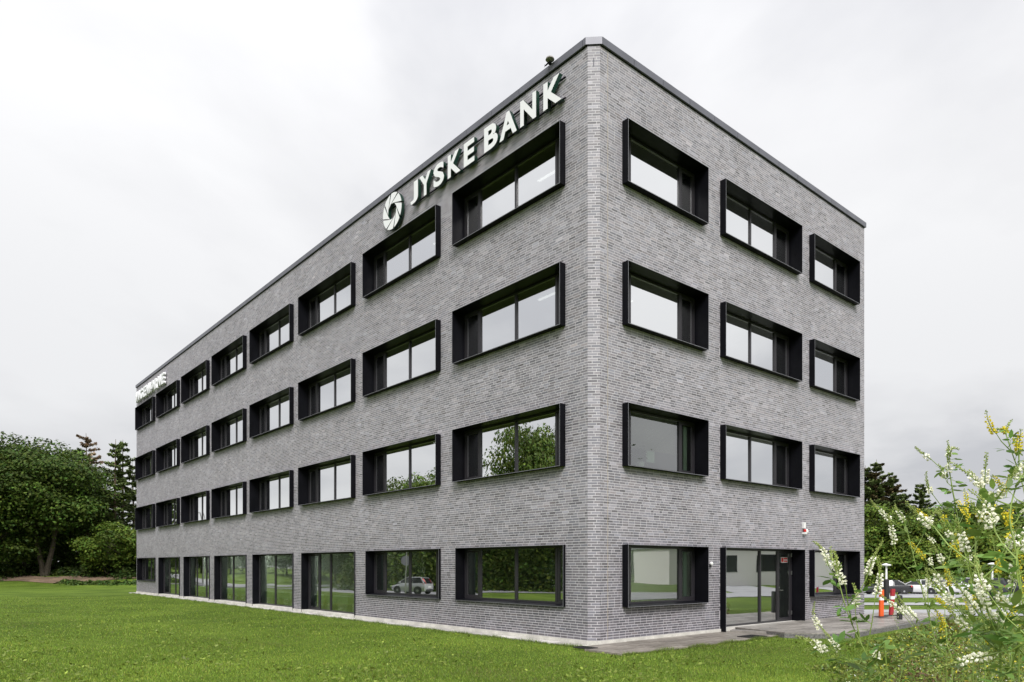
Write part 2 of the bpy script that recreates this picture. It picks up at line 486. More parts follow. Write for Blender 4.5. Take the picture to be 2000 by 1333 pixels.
clen = math.hypot(CH_L, CH_R)
ch = []
for c in range(N_COURSE):
    cuts = [0.0, clen * random.choice((0.28, 0.36, 0.5)), clen] if c % 2 else [0.0, clen * random.choice((0.62, 0.72, 0.78)), clen]
    for a, b in zip(cuts[:-1], cuts[1:]): ch.append((a + (0.006 if a else 0), b - (0.006 if b < clen else 0), c * COURSE + 0.0074, c * COURSE + COURSE - 0.0074))
ch = np.array(ch)
BASIS = {'L': (np.array([0, 0.]), np.array([0, 1.]), np.array([-1., 0])), 'R': (np.array([0, 0.]), np.array([1., 0]), np.array([0, -1.])),
         'C': (np.array([0, CH_L]), np.array([CH_R, -CH_L]) / clen, np.array([-CH_L, -CH_R]) / clen)}
rows, faces_id = [], []
for fid, arr in (('L', bl), ('R', br), ('C', ch)):
    rows.append(arr); faces_id += [fid] * len(arr)
rows = np.concatenate(rows); faces_id = np.array(faces_id)
nb = len(rows)
bcol = np.zeros((nb, 3))
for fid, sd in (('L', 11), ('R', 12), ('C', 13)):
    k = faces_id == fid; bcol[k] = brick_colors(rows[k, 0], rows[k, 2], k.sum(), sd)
proud = rng.uniform(0.0, 0.0006, nb)
# the 300 bricks that show largest become objects of their own
cen = np.zeros((nb, 2))
for fid, (o_, d_, n_) in BASIS.items():
    k = faces_id == fid
    cen[k] = o_ + ((rows[k, 0] + rows[k, 1]) / 2)[:, None] * d_
wx = C[0] + cen[:, 0] * DR[0] + cen[:, 1] * DL[0]; wy = C[1] + cen[:, 0] * DR[1] + cen[:, 1] * DL[1]
zc_ = (rows[:, 2] + rows[:, 3]) / 2 - CAM_Z
ncos = np.zeros(nb)
for fid, (o_, d_, n_) in BASIS.items():
    k = faces_id == fid
    nw = n_[0] * DR + n_[1] * DL
    dist = np.sqrt(wx[k] ** 2 + wy[k] ** 2 + zc_[k] ** 2)
    ncos[k] = (-(wx[k] * nw[0] + wy[k] * nw[1])) / dist
d2 = wx ** 2 + wy ** 2 + zc_ ** 2
area = (rows[:, 1] - rows[:, 0]) * ncos / d2
big = np.zeros(nb, bool); big[np.argsort(-area)[:296]] = True
V8, cols8 = [], []
for fid, (o_, d_, n_) in BASIS.items():
    k = (faces_id == fid) & ~big
    r_ = rows[k]; pr = proud[k]
    fr0 = o_ + r_[:, 0:1] * d_ + pr[:, None] * n_; fr1 = o_ + r_[:, 1:2] * d_ + pr[:, None] * n_
    bk0 = o_ + r_[:, 0:1] * d_ - 0.02 * n_; bk1 = o_ + r_[:, 1:2] * d_ - 0.02 * n_
    def w3(p, z): return np.concatenate([p, z[:, None]], 1)
    V8.append(np.stack([w3(fr0, r_[:, 2]), w3(fr1, r_[:, 2]), w3(fr1, r_[:, 3]), w3(fr0, r_[:, 3]),
                        w3(bk0, r_[:, 2]), w3(bk1, r_[:, 2]), w3(bk1, r_[:, 3]), w3(bk0, r_[:, 3])], 1))
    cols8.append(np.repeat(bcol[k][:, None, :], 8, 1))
V8 = np.concatenate(V8); cols8 = np.concatenate(cols8)
nn = len(V8)
QF = np.array([[0, 1, 2, 3], [0, 4, 5, 1], [1, 5, 6, 2], [2, 6, 7, 3], [3, 7, 4, 0]])
Fq = (np.arange(nn)[:, None, None] * 8 + QF[None]).reshape(-1, 4)
bricks_rest = link('brickwork', np_mesh('brickwork', V8.reshape(-1, 3), Fq, M_BRICK, cols8.reshape(-1, 3)), wall)
stuff(bricks_rest)
BR_MESH = []
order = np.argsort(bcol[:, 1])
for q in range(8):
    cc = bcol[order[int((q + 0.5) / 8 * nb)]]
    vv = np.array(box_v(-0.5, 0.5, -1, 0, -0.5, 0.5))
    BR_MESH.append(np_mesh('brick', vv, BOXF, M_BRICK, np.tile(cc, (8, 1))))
rank = np.empty(nb, int); rank[order] = np.arange(nb)
for i in np.nonzero(big)[0]:
    o_, d_, n_ = BASIS[faces_id[i]]
    t0, t1, z0, z1 = rows[i]
    p = o_ + (t0 + t1) / 2 * d_ + proud[i] * n_
    o = link('brick', BR_MESH[int(rank[i] * 8 / nb)], wall, (p[0], p[1], (z0 + z1) / 2))
    # local +y of the unit brick looks outward
    o.rotation_euler = (0, 0, math.atan2(n_[1], n_[0]) - math.pi / 2)
    o.scale = (t1 - t0, 0.022, z1 - z0)
# plinth
mb = MB()
mb.box(-0.035, LEN_R, -0.035, 0.3, -0.6, -0.004)
mb2 = MB()
mb2.prism([(CH_R, -0.035), (LEN_R, -0.035), (LEN_R, 0.4), (CH_R, 0.4)], -0.6, -0.004)
mb2.build('plinth', M_PLINTH, building)
MB().prism([(-0.035, CH_L), (0.4, CH_L), (0.4, LEN_L), (-0.035, LEN_L)], -0.6, -0.004).build('plinth', M_PLINTH, building)
MB().prism([(-0.035, CH_L - 0.002), (CH_R - 0.002, -0.035), (CH_R - 0.002, 0.3), (0.3, CH_L - 0.002)], -0.6, -0.006).build('plinth', M_PLINTH, building)
# expansion joint on the right face
MB().box(0.496, 0.506, -0.004, 0.02, 0, TOPZ).build('expansion_joint', mat('sealant', (0.42, 0.36, 0.27), 0.7), building)

# coping: separate metal lengths
def coping_piece(pts_in, pts_out, name='coping'):
    # pts along outer line a->b and inner line
    (a, b), (c, d) = pts_out, pts_in
    m = MB()
    z0, z1 = TOPZ + 0.03, TOPZ + 0.21
    m.hexa([(*a, z0), (*b, z0), (*d, z0), (*c, z0), (*a, z1), (*b, z1), (*d, z1 + 0.02), (*c, z1 + 0.02)])
    return m.build(name, M_COPING, building)
OUT = 0.06
joints_l = [0.0 + CH_L + 0.02, 0.33, 1.54]
while joints_l[-1] < LEN_L - 0.6: joints_l.append(joints_l[-1] + 1.2)
joints_l[-1] = LEN_L + 0.05
for a, b in zip(joints_l[:-1], joints_l[1:]):
    coping_piece(((0.45, a + 0.008), (0.45, b - 0.008)), ((-OUT, a + 0.008), (-OUT, b - 0.008)))
joints_r = [CH_R + 0.02, 1.45]
while joints_r[-1] < LEN_R - 0.6: joints_r.append(joints_r[-1] + 1.2)
joints_r[-1] = LEN_R + 0.05
for a, b in zip(joints_r[:-1], joints_r[1:]):
    coping_piece(((a + 0.008, 0.45), (b - 0.008, 0.45)), ((a + 0.008, -OUT), (b - 0.008, -OUT)))
m = MB(); z0, z1 = TOPZ + 0.03, TOPZ + 0.21
m.prism([(-OUT, CH_L + 0.016), (CH_R + 0.016, -OUT), (CH_R + 0.016, 0.45), (0.45, CH_L + 0.016)], z0, z1)
m.build('coping', M_COPING, building)
m = MB()
fbox(m, 'L', CH_L, LEN_L, -0.1, 0.012, TOPZ + 0.001, TOPZ + 0.029); fbox(m, 'R', CH_R, LEN_R, -0.1, 0.012, TOPZ + 0.001, TOPZ + 0.029)
m.prism([(-0.012, CH_L), (CH_R, -0.012), (CH_R, 0.1), (0.1, CH_L)], TOPZ + 0.0005, TOPZ + 0.0285)
m.build('shadow_gap', M_BOX, building)
m = MB(); fbox(m, 'L', CH_L + .1, LEN_L, -0.4, 0.045, TOPZ + 0.04, TOPZ + 0.19); fbox(m, 'R', CH_R + .1, LEN_R, -0.38, 0.045, TOPZ + 0.041, TOPZ + 0.188); m.build('coping_core', M_BOX, building)
MB().box(0.1, LEN_R - 0.05, 0.1, LEN_L - 0.05, TOPZ - 0.5, TOPZ - 0.3).build('roof', M_COPING, building)

# interior: slabs, partitions, lining
for k in range(4):
    z = 3.6 * k
    MB().box(0.52, LEN_R - 0.3, 0.52, LEN_L - 0.3, z - 0.30 if k else -0.3, z - 0.02).build('floor_slab', M_INFLOOR, building)
    MB().box(0.52, LEN_R - 0.3, 0.52, LEN_L - 0.3, z + 2.72, z + 2.9).build('interior_ceiling', M_WHITE, building)
    m = MB(); m.box(6.4, 6.5, 6.5, LEN_L - 0.4, z - 0.01, z + 2.71); m.box(0.6, LEN_R - 0.4, 6.3, 6.4, z - 0.01, z + 2.71) if k else m.box(4.9, LEN_R - 0.4, 6.3, 6.4, z - 0.01, z + 2.71)
    for y in (11.9, 17.4, 23.0, 28.6, 34.2, 39.7): m.box(3.0 if k == 0 else 0.6, 6.39, y, y + 0.1, z - 0.01, z + 2.71)
    m.box(4.95, 5.05, 0.7, 6.29, z - 0.01, z + 2.71); m.box(10.3, 10.4, 0.7, 6.29, z - 0.01, z + 2.71)
    m.build('interior_wall', M_WHITE, building)
m = MB()
sheet_with_holes(m, 'R', 0.5, LEN_R - 0.3, -0.01, TOPZ - 0.4, -0.5, OPEN_R)
sheet_with_holes(m, 'L', 0.5, LEN_L - 0.3, -0.01, TOPZ - 0.4, -0.5, OPEN_L)
m.build('interior_lining', M_WHITE, building, fix=False)
for j in range(1, 6):
    MB().box(2.6, 2.8, 12.4 + 5.575 * j - 3.2, 12.4 + 5.575 * j - .6, 2.66, 2.715).build('lamp_or_fill_strip', M_FILLSTRIP, building)  # added strips that brighten the benches behind the door glass
MB().box(6.5, 8.5, 3.4, 3.6, 2.66, 2.715).build('lamp_or_fill_strip', M_FILLSTRIP, building)  # added strip to bring out the entrance stair
MB().box(2.0, 4.0, 3.4, 3.6, 2.66, 2.715).build('lamp_or_fill_strip', M_FILLSTRIP, building)  # added strip brightening the stair behind the low corner window
for k in range(1, 4):
    for j, y in enumerate((3.0, 8.6, 14.2, 19.8, 25.3, 30.9, 36.5, 42.0)):
        if (j * 5 + k * 3) % 4 == 3: continue
        o = MB().box(1.7, 1.78, y - 0.9, y + 0.9, 3.6 * k + 2.69, 3.6 * k + 2.718).build('lamp_or_fill_strip', M_STRIP, building)
        o = MB().box(3.9, 3.98, y - 0.9, y + 0.9, 3.6 * k + 2.69, 3.6 * k + 2.718).build('lamp_or_fill_strip', M_STRIP, building)

# windows
FP_FRONT, FR_D = -0.27, 0.085
def window(face, k, fl, t0, t1, z0, z1, kind):
    prot = 0.2
    if face == 'L' and fl == 0: prot = 0.08 if kind == 'window' else 0.05
    if face == 'R' and kind == 'door': prot = 0.2
    th = 0.014
    m = MB(); g = 0.002
    a, b, lo, hi = t0 + g, t1 - g, z0 + g, z1 - g
    sides_lo = lo if kind == 'window' else -0.1
    fbox(m, face, a, b, FP_FRONT, prot, hi - th, hi)
    fbox(m, face, a, a + th, FP_FRONT, prot, sides_lo, hi - th); fbox(m, face, b - th, b, FP_FRONT, prot, sides_lo, hi - th)
    if kind == 'window':
        # sill plate, sloping slightly outward
        zi = lo + 0.05
        p_in = [FP(face, a + th, FP_FRONT, zi), FP(face, b - th, FP_FRONT, zi)]; p_out = [FP(face, a + th, prot, lo + th), FP(face, b - th, prot, lo + th)]
        q_in = [FP(face, a + th, FP_FRONT, lo), FP(face, b - th, FP_FRONT, lo)]; q_out = [FP(face, a + th, prot, lo), FP(face, b - th, prot, lo)]
        m.hexa([q_out[0], q_out[1], q_in[1], q_in[0], p_out[0], p_out[1], p_in[1], p_in[0]])
    surround = m.build('window' if kind == 'window' else 'glazed_door', M_BOX, building)
    em = MB(); ew = 0.008
    fbox(em, face, a, b, prot, prot + .0015, hi - ew, hi); fbox(em, face, a, a + ew, prot, prot + .0015, sides_lo, hi - ew); fbox(em, face, b - ew, b, prot, prot + .0015, sides_lo, hi - ew)
    if kind == 'window': fbox(em, face, a + ew, b - ew, prot, prot + .0015, lo, lo + ew)
    em.build('edge_glint_strip', M_EDGEGLINT, surround)  # added thin strips that paint the highlight along the front edges
    A, B, Lo, Hi = a + th, b - th, lo + (0.045 if kind == 'window' else -0.005), hi - th
    w = B - A
    fw = 0.055
    f0, f1 = FP_FRONT - FR_D, FP_FRONT
    fm = MB()
    fbox(fm, face, A, B, f0, f1, Hi - fw, Hi); fbox(fm, face, A, B, f0, f1, Lo, Lo + fw)
    fbox(fm, face, A, A + fw, f0, f1, Lo + fw, Hi - fw); fbox(fm, face, B - fw, B, f0, f1, Lo + fw, Hi - fw)
    if kind == 'window':
        if face == 'L': mul = [0.62, 2.27, 3.92]; nar = (0, 3)
        else:
            mul = {0: [0.62, 2.79], 1: [0.62, 2.10, 3.58], 2: [0.62, 2.5]}[k]; nar = (0, len(mul))
    else:
        if face == 'R': mul = [2.68, 3.77]; nar = (2,)
        else: mul = {2: [2.62, 3.64], 3: [0.75, 2.7], 4: [0.75, 2.7], 5: [1.5, 3.2], 6: [2.0, 3.3]}[k]; nar = (2,) if k in (2, 6) else (0,) if k in (3, 4) else ()
    mw = 0.04
    for mu in mul: fbox(fm, face, t0 + mu - mw, t0 + mu + mw, f0 + 0.001, f1 + 0.003, Lo + fw, Hi - fw)
    edges = [A + fw] + [t0 + mu + s * mw for mu in mul for s in (-1, 1)] + [B - fw]
    for i in range(len(edges) // 2):
        e0, e1 = edges[2 * i], edges[2 * i + 1]
        zl, zh = Lo + fw, Hi - fw
        if i in nar:
            sw = 0.07
            sm = MB()
            fbox(sm, face, e0 + .004, e1 - .004, f0 + .01, f1 - .008, zh - sw, zh - .004); fbox(sm, face, e0 + .004, e1 - .004, f0 + .01, f1 - .008, zl + .004, zl + sw)
            fbox(sm, face, e0 + .004, e0 + sw, f0 + .01, f1 - .008, zl + sw, zh - sw); fbox(sm, face, e1 - sw, e1 - .004, f0 + .01, f1 - .008, zl + sw, zh - sw)
            sm.build('sash', M_FRAME, surround)
            e0, e1, zl, zh = e0 + sw, e1 - sw, zl + sw, zh - sw
            if kind == 'door':
                hx = e0 - 0.03 if (face == 'R' or k in (3, 4)) else e1 + 0.03
                if face == 'L': hx = e1 + 0.03 if k in (3, 4) else e0 - 0.03
                hm = MB()
                fbox(hm, face, hx - 0.015, hx + 0.015, f1 - .008, f1 + 0.05, 1.03, 1.06)
                s_ = 1 if face == 'R' else (-1 if k in (3, 4) else 1)
                fbox(hm, face, hx, hx + s_ * 0.13, f1 + 0.05, f1 + 0.07, 1.03, 1.055)
                fbox(hm, face, hx - 0.02, hx + 0.02, f1 - .008, f1 + 0.01, 1.10, 1.16)
                hm.build('door_handle', M_STEEL, surround)
                if face == 'R':
                    for hz in (0.2, 1.55, 2.15):
                        hh = MB(); fbox(hh, face, e1 + sw - .015, e1 + sw + .03, f1 + .003, f1 + 0.03, hz, hz + 0.13); hh.build('hinge', M_STEEL, surround)
        if i in nar and kind == 'window':
            cm = MB(); fbox(cm, face, e0 + (e1 - e0) * (.30 if face == 'L' else .45), e0 + (e1 - e0) * (.62 if face == 'L' else .80), f0 - 0.06, f0 - 0.03, zl, zh); cm.build('curtain', M_CURT, surround)
        pm = MB(); pp = f0 + 0.045
        fbox(pm, face, e0 - .006, e1 + .006, pp, pp + 0.006, zl - .006, zh + .006)
        # each pane sits a hair out of true, as real panes do
        tilt = (random.random() - .5) * 0.006; tilz = (random.random() - .5) * 0.004
        ax = 1 if face == 'R' else 0; tx = 0 if face == 'R' else 1
        vv = []
        for v in pm.v:
            v = list(v); v[ax] += tilt * (v[tx] - (e0 + e1) / 2) + tilz * (v[2] - (zl + zh) / 2); vv.append(tuple(v))
        # single sheet facing out
        face_idx = {'R': 2, 'L': 5}[face]
        q = [vv[j] for j in BOXF[face_idx]]
        sh = MB(); sh.quad(*q)
        sh.build('pane', M_GLASS3 if face == 'R' and kind == 'window' and k == 0 and fl < 2 else M_GLASS if (fl > 0 or face == 'R') and kind == 'window' else M_GLASS4 if kind == 'window' or face == 'R' else M_GLASS2, surround, fix=False)
    fm.build('window_frame', M_FRAME, surround)
    if face == 'R' and k == 0 and fl == 1:
        bm2 = MB()
        for i in range(26): 
            zq = Hi - .12 - i * .034; fbox(bm2, face, A + .68, A + 2.72, f0 - .075, f0 - .05, zq, zq + .022)
        stuff(bm2.build('blind', M_BLIND, surround))
        bm3 = MB(); fbox(bm3, face, A + 1.5, A + 1.85, f0 - .12, f0 - .09, Lo + .25, Hi - .2); bm3.build('paper_roll', M_CURT, surround)
    # pale plaster lining between frame and room
    lm = MB(); l0, l1 = -0.56, f0 - 0.002
    fbox(lm, face, A, B, l0, l1, Hi - 0.02, Hi); fbox(lm, face, A, A + 0.02, l0, l1, Lo, Hi - .02); fbox(lm, face, B - 0.02, B, l0, l1, Lo, Hi - .02)
    fbox(lm, face, A + .02, B - .02, l0, l1, Lo, Lo + 0.02)
    lm.build('reveal_lining', M_WHITE, surround)
    return surround
for args in WIN_L: window('L', *args)
for args in WIN_R: window('R', *args)

# ------------------------------------------------------------------ paving at the foot of the walls
def clip_poly(poly, clip):
    out = poly
    for i in range(len(clip)):
        a, b = clip[i], clip[(i + 1) % len(clip)]
        def inside(p): return (b[0] - a[0]) * (p[1] - a[1]) - (b[1] - a[1]) * (p[0] - a[0]) >= 0
        def inter(p, q):
            d1 = (b[0] - a[0]) * (p[1] - a[1]) - (b[1] - a[1]) * (p[0] - a[0]); d2_ = (b[0] - a[0]) * (q[1] - a[1]) - (b[1] - a[1]) * (q[0] - a[0])
            t = d1 / (d1 - d2_); return (p[0] + (q[0] - p[0]) * t, p[1] + (q[1] - p[1]) * t)
        inp, out = out, []
        for j in range(len(inp)):
            p, q = inp[j], inp[(j + 1) % len(inp)]
            if inside(q):
                if not inside(p): out.append(inter(p, q))
                out.append(q)
            elif inside(p): out.append(inter(p, q))
        if len(out) < 3: return []
    return out
def wet_mat(name, base, r0, r1):
    m = bpy.data.materials.new(name); m.use_nodes = True
    nt = m.node_tree; b = nt.nodes['Principled BSDF']; L = nt.links.new; N = nt.nodes.new
    oi = N('ShaderNodeObjectInfo'); tc = N('ShaderNodeTexCoord')
    n = N('ShaderNodeTexNoise'); n.inputs['Scale'].default_value = 1.3; n.inputs['Detail'].default_value = 5
    L(tc.outputs['Object'], n.inputs['Vector'])
    r = N('ShaderNodeMapRange'); r.inputs['From Min'].default_value = 0.35; r.inputs['From Max'].default_value = 0.62; r.inputs['To Min'].default_value = r0; r.inputs['To Max'].default_value = r1
    L(n.outputs['Fac'], r.inputs['Value']); L(r.outputs[0], b.inputs['Roughness'])
    rc = N('ShaderNodeValToRGB'); e = rc.color_ramp.elements
    e[0].color = (base[0] * .7, base[1] * .68, base[2] * .66, 1); e[1].color = (base[0] * 1.25, base[1] * 1.22, base[2] * 1.2, 1)
    L(oi.outputs['Random'], rc.inputs[0])
    n2 = N('ShaderNodeTexNoise'); n2.inputs['Scale'].default_value = 9; n2.inputs['Detail'].default_value = 6
    L(tc.outputs['Object'], n2.inputs['Vector'])
    r2 = N('ShaderNodeMapRange'); r2.inputs['From Min'].default_value = 0.3; r2.inputs['From Max'].default_value = 0.7; r2.inputs['To Min'].default_value = 0.75; r2.inputs['To Max'].default_value = 1.2
    L(n2.outputs['Fac'], r2.inputs['Value'])
    c3 = N('ShaderNodeCombineXYZ')
    for i in range(3): L(r2.outputs[0], c3.inputs[i])
    mx = N('ShaderNodeMix'); mx.data_type = 'RGBA'; mx.blend_type = 'MULTIPLY'; mx.inputs['Factor'].default_value = 1
    L(rc.outputs[0], mx.inputs['A']); L(c3.outputs[0], mx.inputs['B']); L(mx.outputs['Result'], b.inputs['Base Color'])
    return m
M_WET = wet_mat('wet_slab', (0.22, 0.20, 0.175), 0.25, 0.6)
M_WET2 = wet_mat('terrace_slab', (0.27, 0.255, 0.235), 0.3, 0.65)
M_PALE = wet_mat('pale_slab', (0.52, 0.51, 0.49), 0.6, 0.85)
bz = (C[0], C[1], 0)
def tiles(parent, poly, z1, tw, td, x0, x1, y0, y1, m_, gap=0.014, thick=0.05, name='paving_slab', bond=0.5):
    r = 0; y = y0
    while y < y1:
        x = x0 - (tw * bond if r % 2 else 0)
        while x < x1:
            q = clip_poly([(x + gap / 2, y + gap / 2), (x + tw - gap / 2, y + gap / 2), (x + tw - gap / 2, y + td - gap / 2), (x + gap / 2, y + td - gap / 2)], poly)
            if len(q) >= 3:
                ar = abs(sum(q[i][0] * q[(i + 1) % len(q)][1] - q[(i + 1) % len(q)][0] * q[i][1] for i in range(len(q)))) / 2
                if ar > 0.01:
                    dz = random.uniform(-0.004, 0.004)
                    cx_, cy_ = sum(p[0] for p in q) / len(q), sum(p[1] for p in q) / len(q)
                    MB().prism([(p[0] - cx_, p[1] - cy_) for p in q], z1 - thick + dz, z1 + dz).build(name, m_, parent, (cx_, cy_, 0))
            x += tw
        y += td; r += 1
low_poly = [(-0.85, -1.62), (0.6, -1.74), (6.1, -1.70), (6.45, -0.2), (6.3, -0.04), (-0.3, -0.04), (-0.85, -0.5)]
pv = structure(MB().prism(low_poly, -0.4, -0.125).build('pavement', M_EARTH, None, bz, ANG))
tiles(pv, low_poly, -0.085, 0.62, 0.31, -1.0, 6.6, -1.8, 0, M_WET)
# raised terrace before the entrance
terr = [(6.15, -0.04), (5.6, -1.92), (6.0, -2.5), (7.0, -3.2), (8.2, -3.1), (11.0, -2.75), (17.5, -2.3), (19, 0.5), (15.3, 3.0), (15.06, -0.04)]
terr_c1 = [(6.15, -0.04), (5.6, -1.92), (6.0, -2.5), (7.0, -3.2), (8.2, -3.06), (17.5, -2.4), (17.5, -0.04)]
tb = structure(MB().prism(terr_c1, -0.4, -0.02).build('terrace', mat('terrace_edge', (0.13, 0.125, 0.12), 0.8, noise=[(25, 0.5, 1.7)], bump=(40, 0.6, 0.02)), None, bz, ANG))
tiles(tb, terr_c1, 0.012, 0.9, 0.42, 5.4, 17.6, -3.3, 0, M_WET2, thick=0.03)
rt = [(15.08, -0.03), (17.5, -0.03), (17.5, 4.2), (15.08, 4.2)]
tb2 = structure(MB().prism(rt, -0.5, -0.06).build('side_terrace', M_PAVE, None, bz, ANG))
# a low stone step beside the terrace
st = thing('stone_step', 'rough low stone step at the edge of the entrance terrace', 'step', (*W(5.85, -0.95), -0.084), ANG - 1.25)
MB().hexa([(-0.75, -0.16, 0), (0.75, -0.16, 0), (0.75, 0.16, 0), (-0.75, 0.16, 0), (-0.74, -0.15, 0.06), (0.74, -0.15, 0.07), (0.74, 0.15, 0.065), (-0.74, 0.15, 0.06)]).build('tread', M_WET2, st)
# kerb slabs along the left face
lp = [(-0.42, 0.0), (-0.05, 0.0), (-0.05, LEN_L + 0.4), (-0.42, LEN_L + 0.4)]
kb = structure(MB().prism(lp, -0.4, -0.13).build('wall_path', M_PLINTH, None, bz, ANG))
tiles(kb, [(-0.42, -0.5), (-0.045, -0.5), (-0.045, LEN_L + 0.4), (-0.42, LEN_L + 0.4)], -0.10, 0.376, 0.8, -0.42, -0.05, -0.5, LEN_L + 0.4, M_PALE, bond=0)
# drains
def grate(label, lx, ly, w, d, z):
    g = thing('drain_grate', label, 'drain', (*W(lx, ly), z), ANG)
    m = MB(); m.box(-w / 2, w / 2, -d / 2, -d / 2 + .03, 0, 0.02); m.box(-w / 2, w / 2, d / 2 - .03, d / 2, 0, 0.02); m.box(-w / 2, -w / 2 + .03, -d / 2 + .03, d / 2 - .03, 0, 0.02); m.box(w / 2 - .03, w / 2, -d / 2 + .03, d / 2 - .03, 0, 0.02)
    m.build('frame', M_BLACK, g)
    n = int(w / 0.06)
    for i in range(1, n):
        x = -w / 2 + w * i / n
        MB().box(x - .008, x + .008, -d / 2 + .03, d / 2 - .03, 0.002, 0.017).build('bar', M_BLACK, g)
grate('dark metal drain grate in the wet paving before the glazed entrance', 4.75, -1.45, 0.7, 0.5, -0.083)
grate('small dark drain grate beside the chamfered corner of the building', -0.62, -0.3, 0.35, 0.5, -0.09)

# ------------------------------------------------------------------ lettering
def glyph_mesh(ch, h, w, depth, off=0.035, shear=0.0, squeeze=True):
    cu = bpy.data.curves.new('glyph', 'FONT'); cu.body = ch; cu.size = 1.0; cu.offset = off; cu.extrude = 0.5; cu.resolution_u = 4
    o = bpy.data.objects.new('glyph', cu); COL.objects.link(o)
    dg = bpy.context.evaluated_depsgraph_get(); dg.update()
    me = bpy.data.meshes.new_from_object(o.evaluated_get(dg), depsgraph=dg)
    bpy.data.objects.remove(o, do_unlink=True)
    n = len(me.vertices); co = np.zeros(n * 3, np.float32); me.vertices.foreach_get('co', co); co = co.reshape(-1, 3)
    lo, hi = co.min(0), co.max(0)
    co = (co - lo) / np.maximum(hi - lo, 1e-6)
    co[:, 0] *= w; co[:, 1] *= h; co[:, 2] *= depth
    me.vertices.foreach_set('co', co.ravel())
    me.materials.clear()
    return me
SIGN_ROT = Matrix(((0, 0, -1, 0), (-1, 0, 0, 0), (0, 1, 0, 0), (0, 0, 0, 1)))    # text x -> -y, text y -> z, text normal -> -x
def letter(parent, ch, t_left, z0, h, w, depth, face_m, side_m, p0, off=0.035):
    me = glyph_mesh(ch, h, w, depth, off)
    me.materials.append(side_m); me.materials.append(face_m)
    me.update()
    for p in me.polygons: p.material_index = 1 if p.normal.z > 0.5 else 0
    o = link('letter', me, parent)
    o.matrix_local = Matrix.Translation((-p0, t_left, z0)) @ SIGN_ROT
    return o
sign = thing('lettering_sign', 'white raised lettering JYSKE BANK with round shutter emblem under the roof edge', 'sign', bz, ANG)
word = [('J', 8.02, 0.44), ('Y', 7.50, 0.60), ('S', 6.72, 0.54), ('K', 6.02, 0.62), ('E', 5.25, 0.50), ('B', 4.32, 0.58), ('A', 3.62, 0.72), ('N', 2.76, 0.62), ('K', 1.88, 0.66)]
word = [('J', 8.05, 0.46), ('Y', 7.50, 0.66), ('S', 6.70, 0.58), ('K', 5.92, 0.66), ('E', 5.10, 0.52), ('B', 4.12, 0.62), ('A', 3.42, 0.74), ('N', 2.54, 0.64), ('K', 1.62, 0.68)]
for ch_, t, w in word: letter(sign, ch_, t, 13.72, 0.70, w, 0.12, M_SIGNFACE, M_SIGNGREEN, 0.07)
for za in (13.80, 14.33):
    m = MB(); fbox(m, 'L', 0.95, 8.0, 0.02, 0.055, za, za + 0.03); m.build('mounting_rail', M_BOX, sign)
# emblem: eight blades of a shutter round an open middle
def emblem(cy_, cz_, R, r):
    pts = []
    n = 8
    for i in range(n):
        a0 = 2 * math.pi * i / n + 0.15; a1 = a0 + 2 * math.pi / n
        # blade: outer arc a0..a1, inner edge runs along a chord tangent to the open middle
        i0 = a0 + 0.95; i1 = a1 + 0.95
        outer = [(R * math.cos(a), R * math.sin(a)) for a in np.linspace(a0 + 0.055, a1 - 0.055, 7)]
        inner = [(r * math.cos(i1 - 0.13), r * math.sin(i1 - 0.13)), (r * math.cos(i0 + 0.13), r * math.sin(i0 + 0.13))]
        m = MB(); m.prism(outer + inner, 0, 0.12)
        o = m.build('emblem_blade', M_SIGNGREEN, sign)
        o.data.materials.append(M_SIGNFACE)
        for p in o.data.polygons: p.material_index = 1 if p.normal.z > 0.5 else 0
        o.matrix_local = Matrix.Translation((-0.07, cy_, cz_)) @ SIGN_ROT
emblem(9.2, 13.98, 0.61, 0.27)
for za in (13.75, 14.2):
    m = MB(); fbox(m, 'L', 8.7, 9.7, 0.02, 0.055, za, za + 0.03); m.build('mounting_rail', M_BOX, sign)
sign2 = thing('lettering_sign', 'white raised lettering INGENIØRNE near the far end of the long wall', 'sign', bz, ANG)
t = 44.5
for ch_, w in zip('INGENIØRNE', (0.16, 0.66, 0.70, 0.56, 0.66, 0.16, 0.74, 0.62, 0.66, 0.56)):
    letter(sign2, ch_, t, 13.55, 0.72, w, 0.16, M_SIGNFACE, M_SIGNFACE, 0.05, 0.045); t -= w + 0.19

# ------------------------------------------------------------------ small fixtures on the walls
fx = thing('alarm_sounder', 'small white alarm box with red beacon and round lamp on the end wall', 'alarm', (*W(10.32, 0), 3.02), ANG)
MB().box(-0.05, 0.07, -0.07, 0, 0.10, 0.30).build('housing', M_WHITEPAINT, fx)
MB().lathe([(0.045, 0), (0.05, 0.02), (0.05, 0.07), (0.03, 0.09)], 0.0, -0.07, -0.02, 14).build('beacon', M_RED, fx, smooth=True)
MB().box(-0.05, 0.05, -0.11, 0, -0.10, -0.03).build('bracket', M_WHITEPAINT, fx)
MB().lathe([(0.02, 0.0), (0.08, -0.03), (0.085, -0.06), (0.05, -0.09), (0.01, -0.095)], 0.17, 0, 0.0, 16, 'y').build('lamp', M_WHITEPAINT, fx, smooth=True)
fx = thing('wall_lamp', 'small round white lamp between the low window and the glazed entrance', 'lamp', (*W(4.86, 0), 1.86), ANG)
MB().lathe([(0.02, 0.0), (0.05, -0.02), (0.055, -0.06), (0.03, -0.085)], 0.05, 0, 0.06, 16, 'y').build('head', M_WHITEPAINT, fx, smooth=True)
MB().box(0.0, 0.04, -0.04, 0, -0.06, 0.04).build('bracket', M_BLACK, fx)
fx = thing('entry_keypad', 'dark and white entry keypads on the brick pier beside the entrance door', 'keypad', (*W(10.24, 0), 1.05), ANG)
MB().box(-0.04, 0.04, -0.03, 0, 0.22, 0.38).build('reader', M_WHITEPAINT, fx)
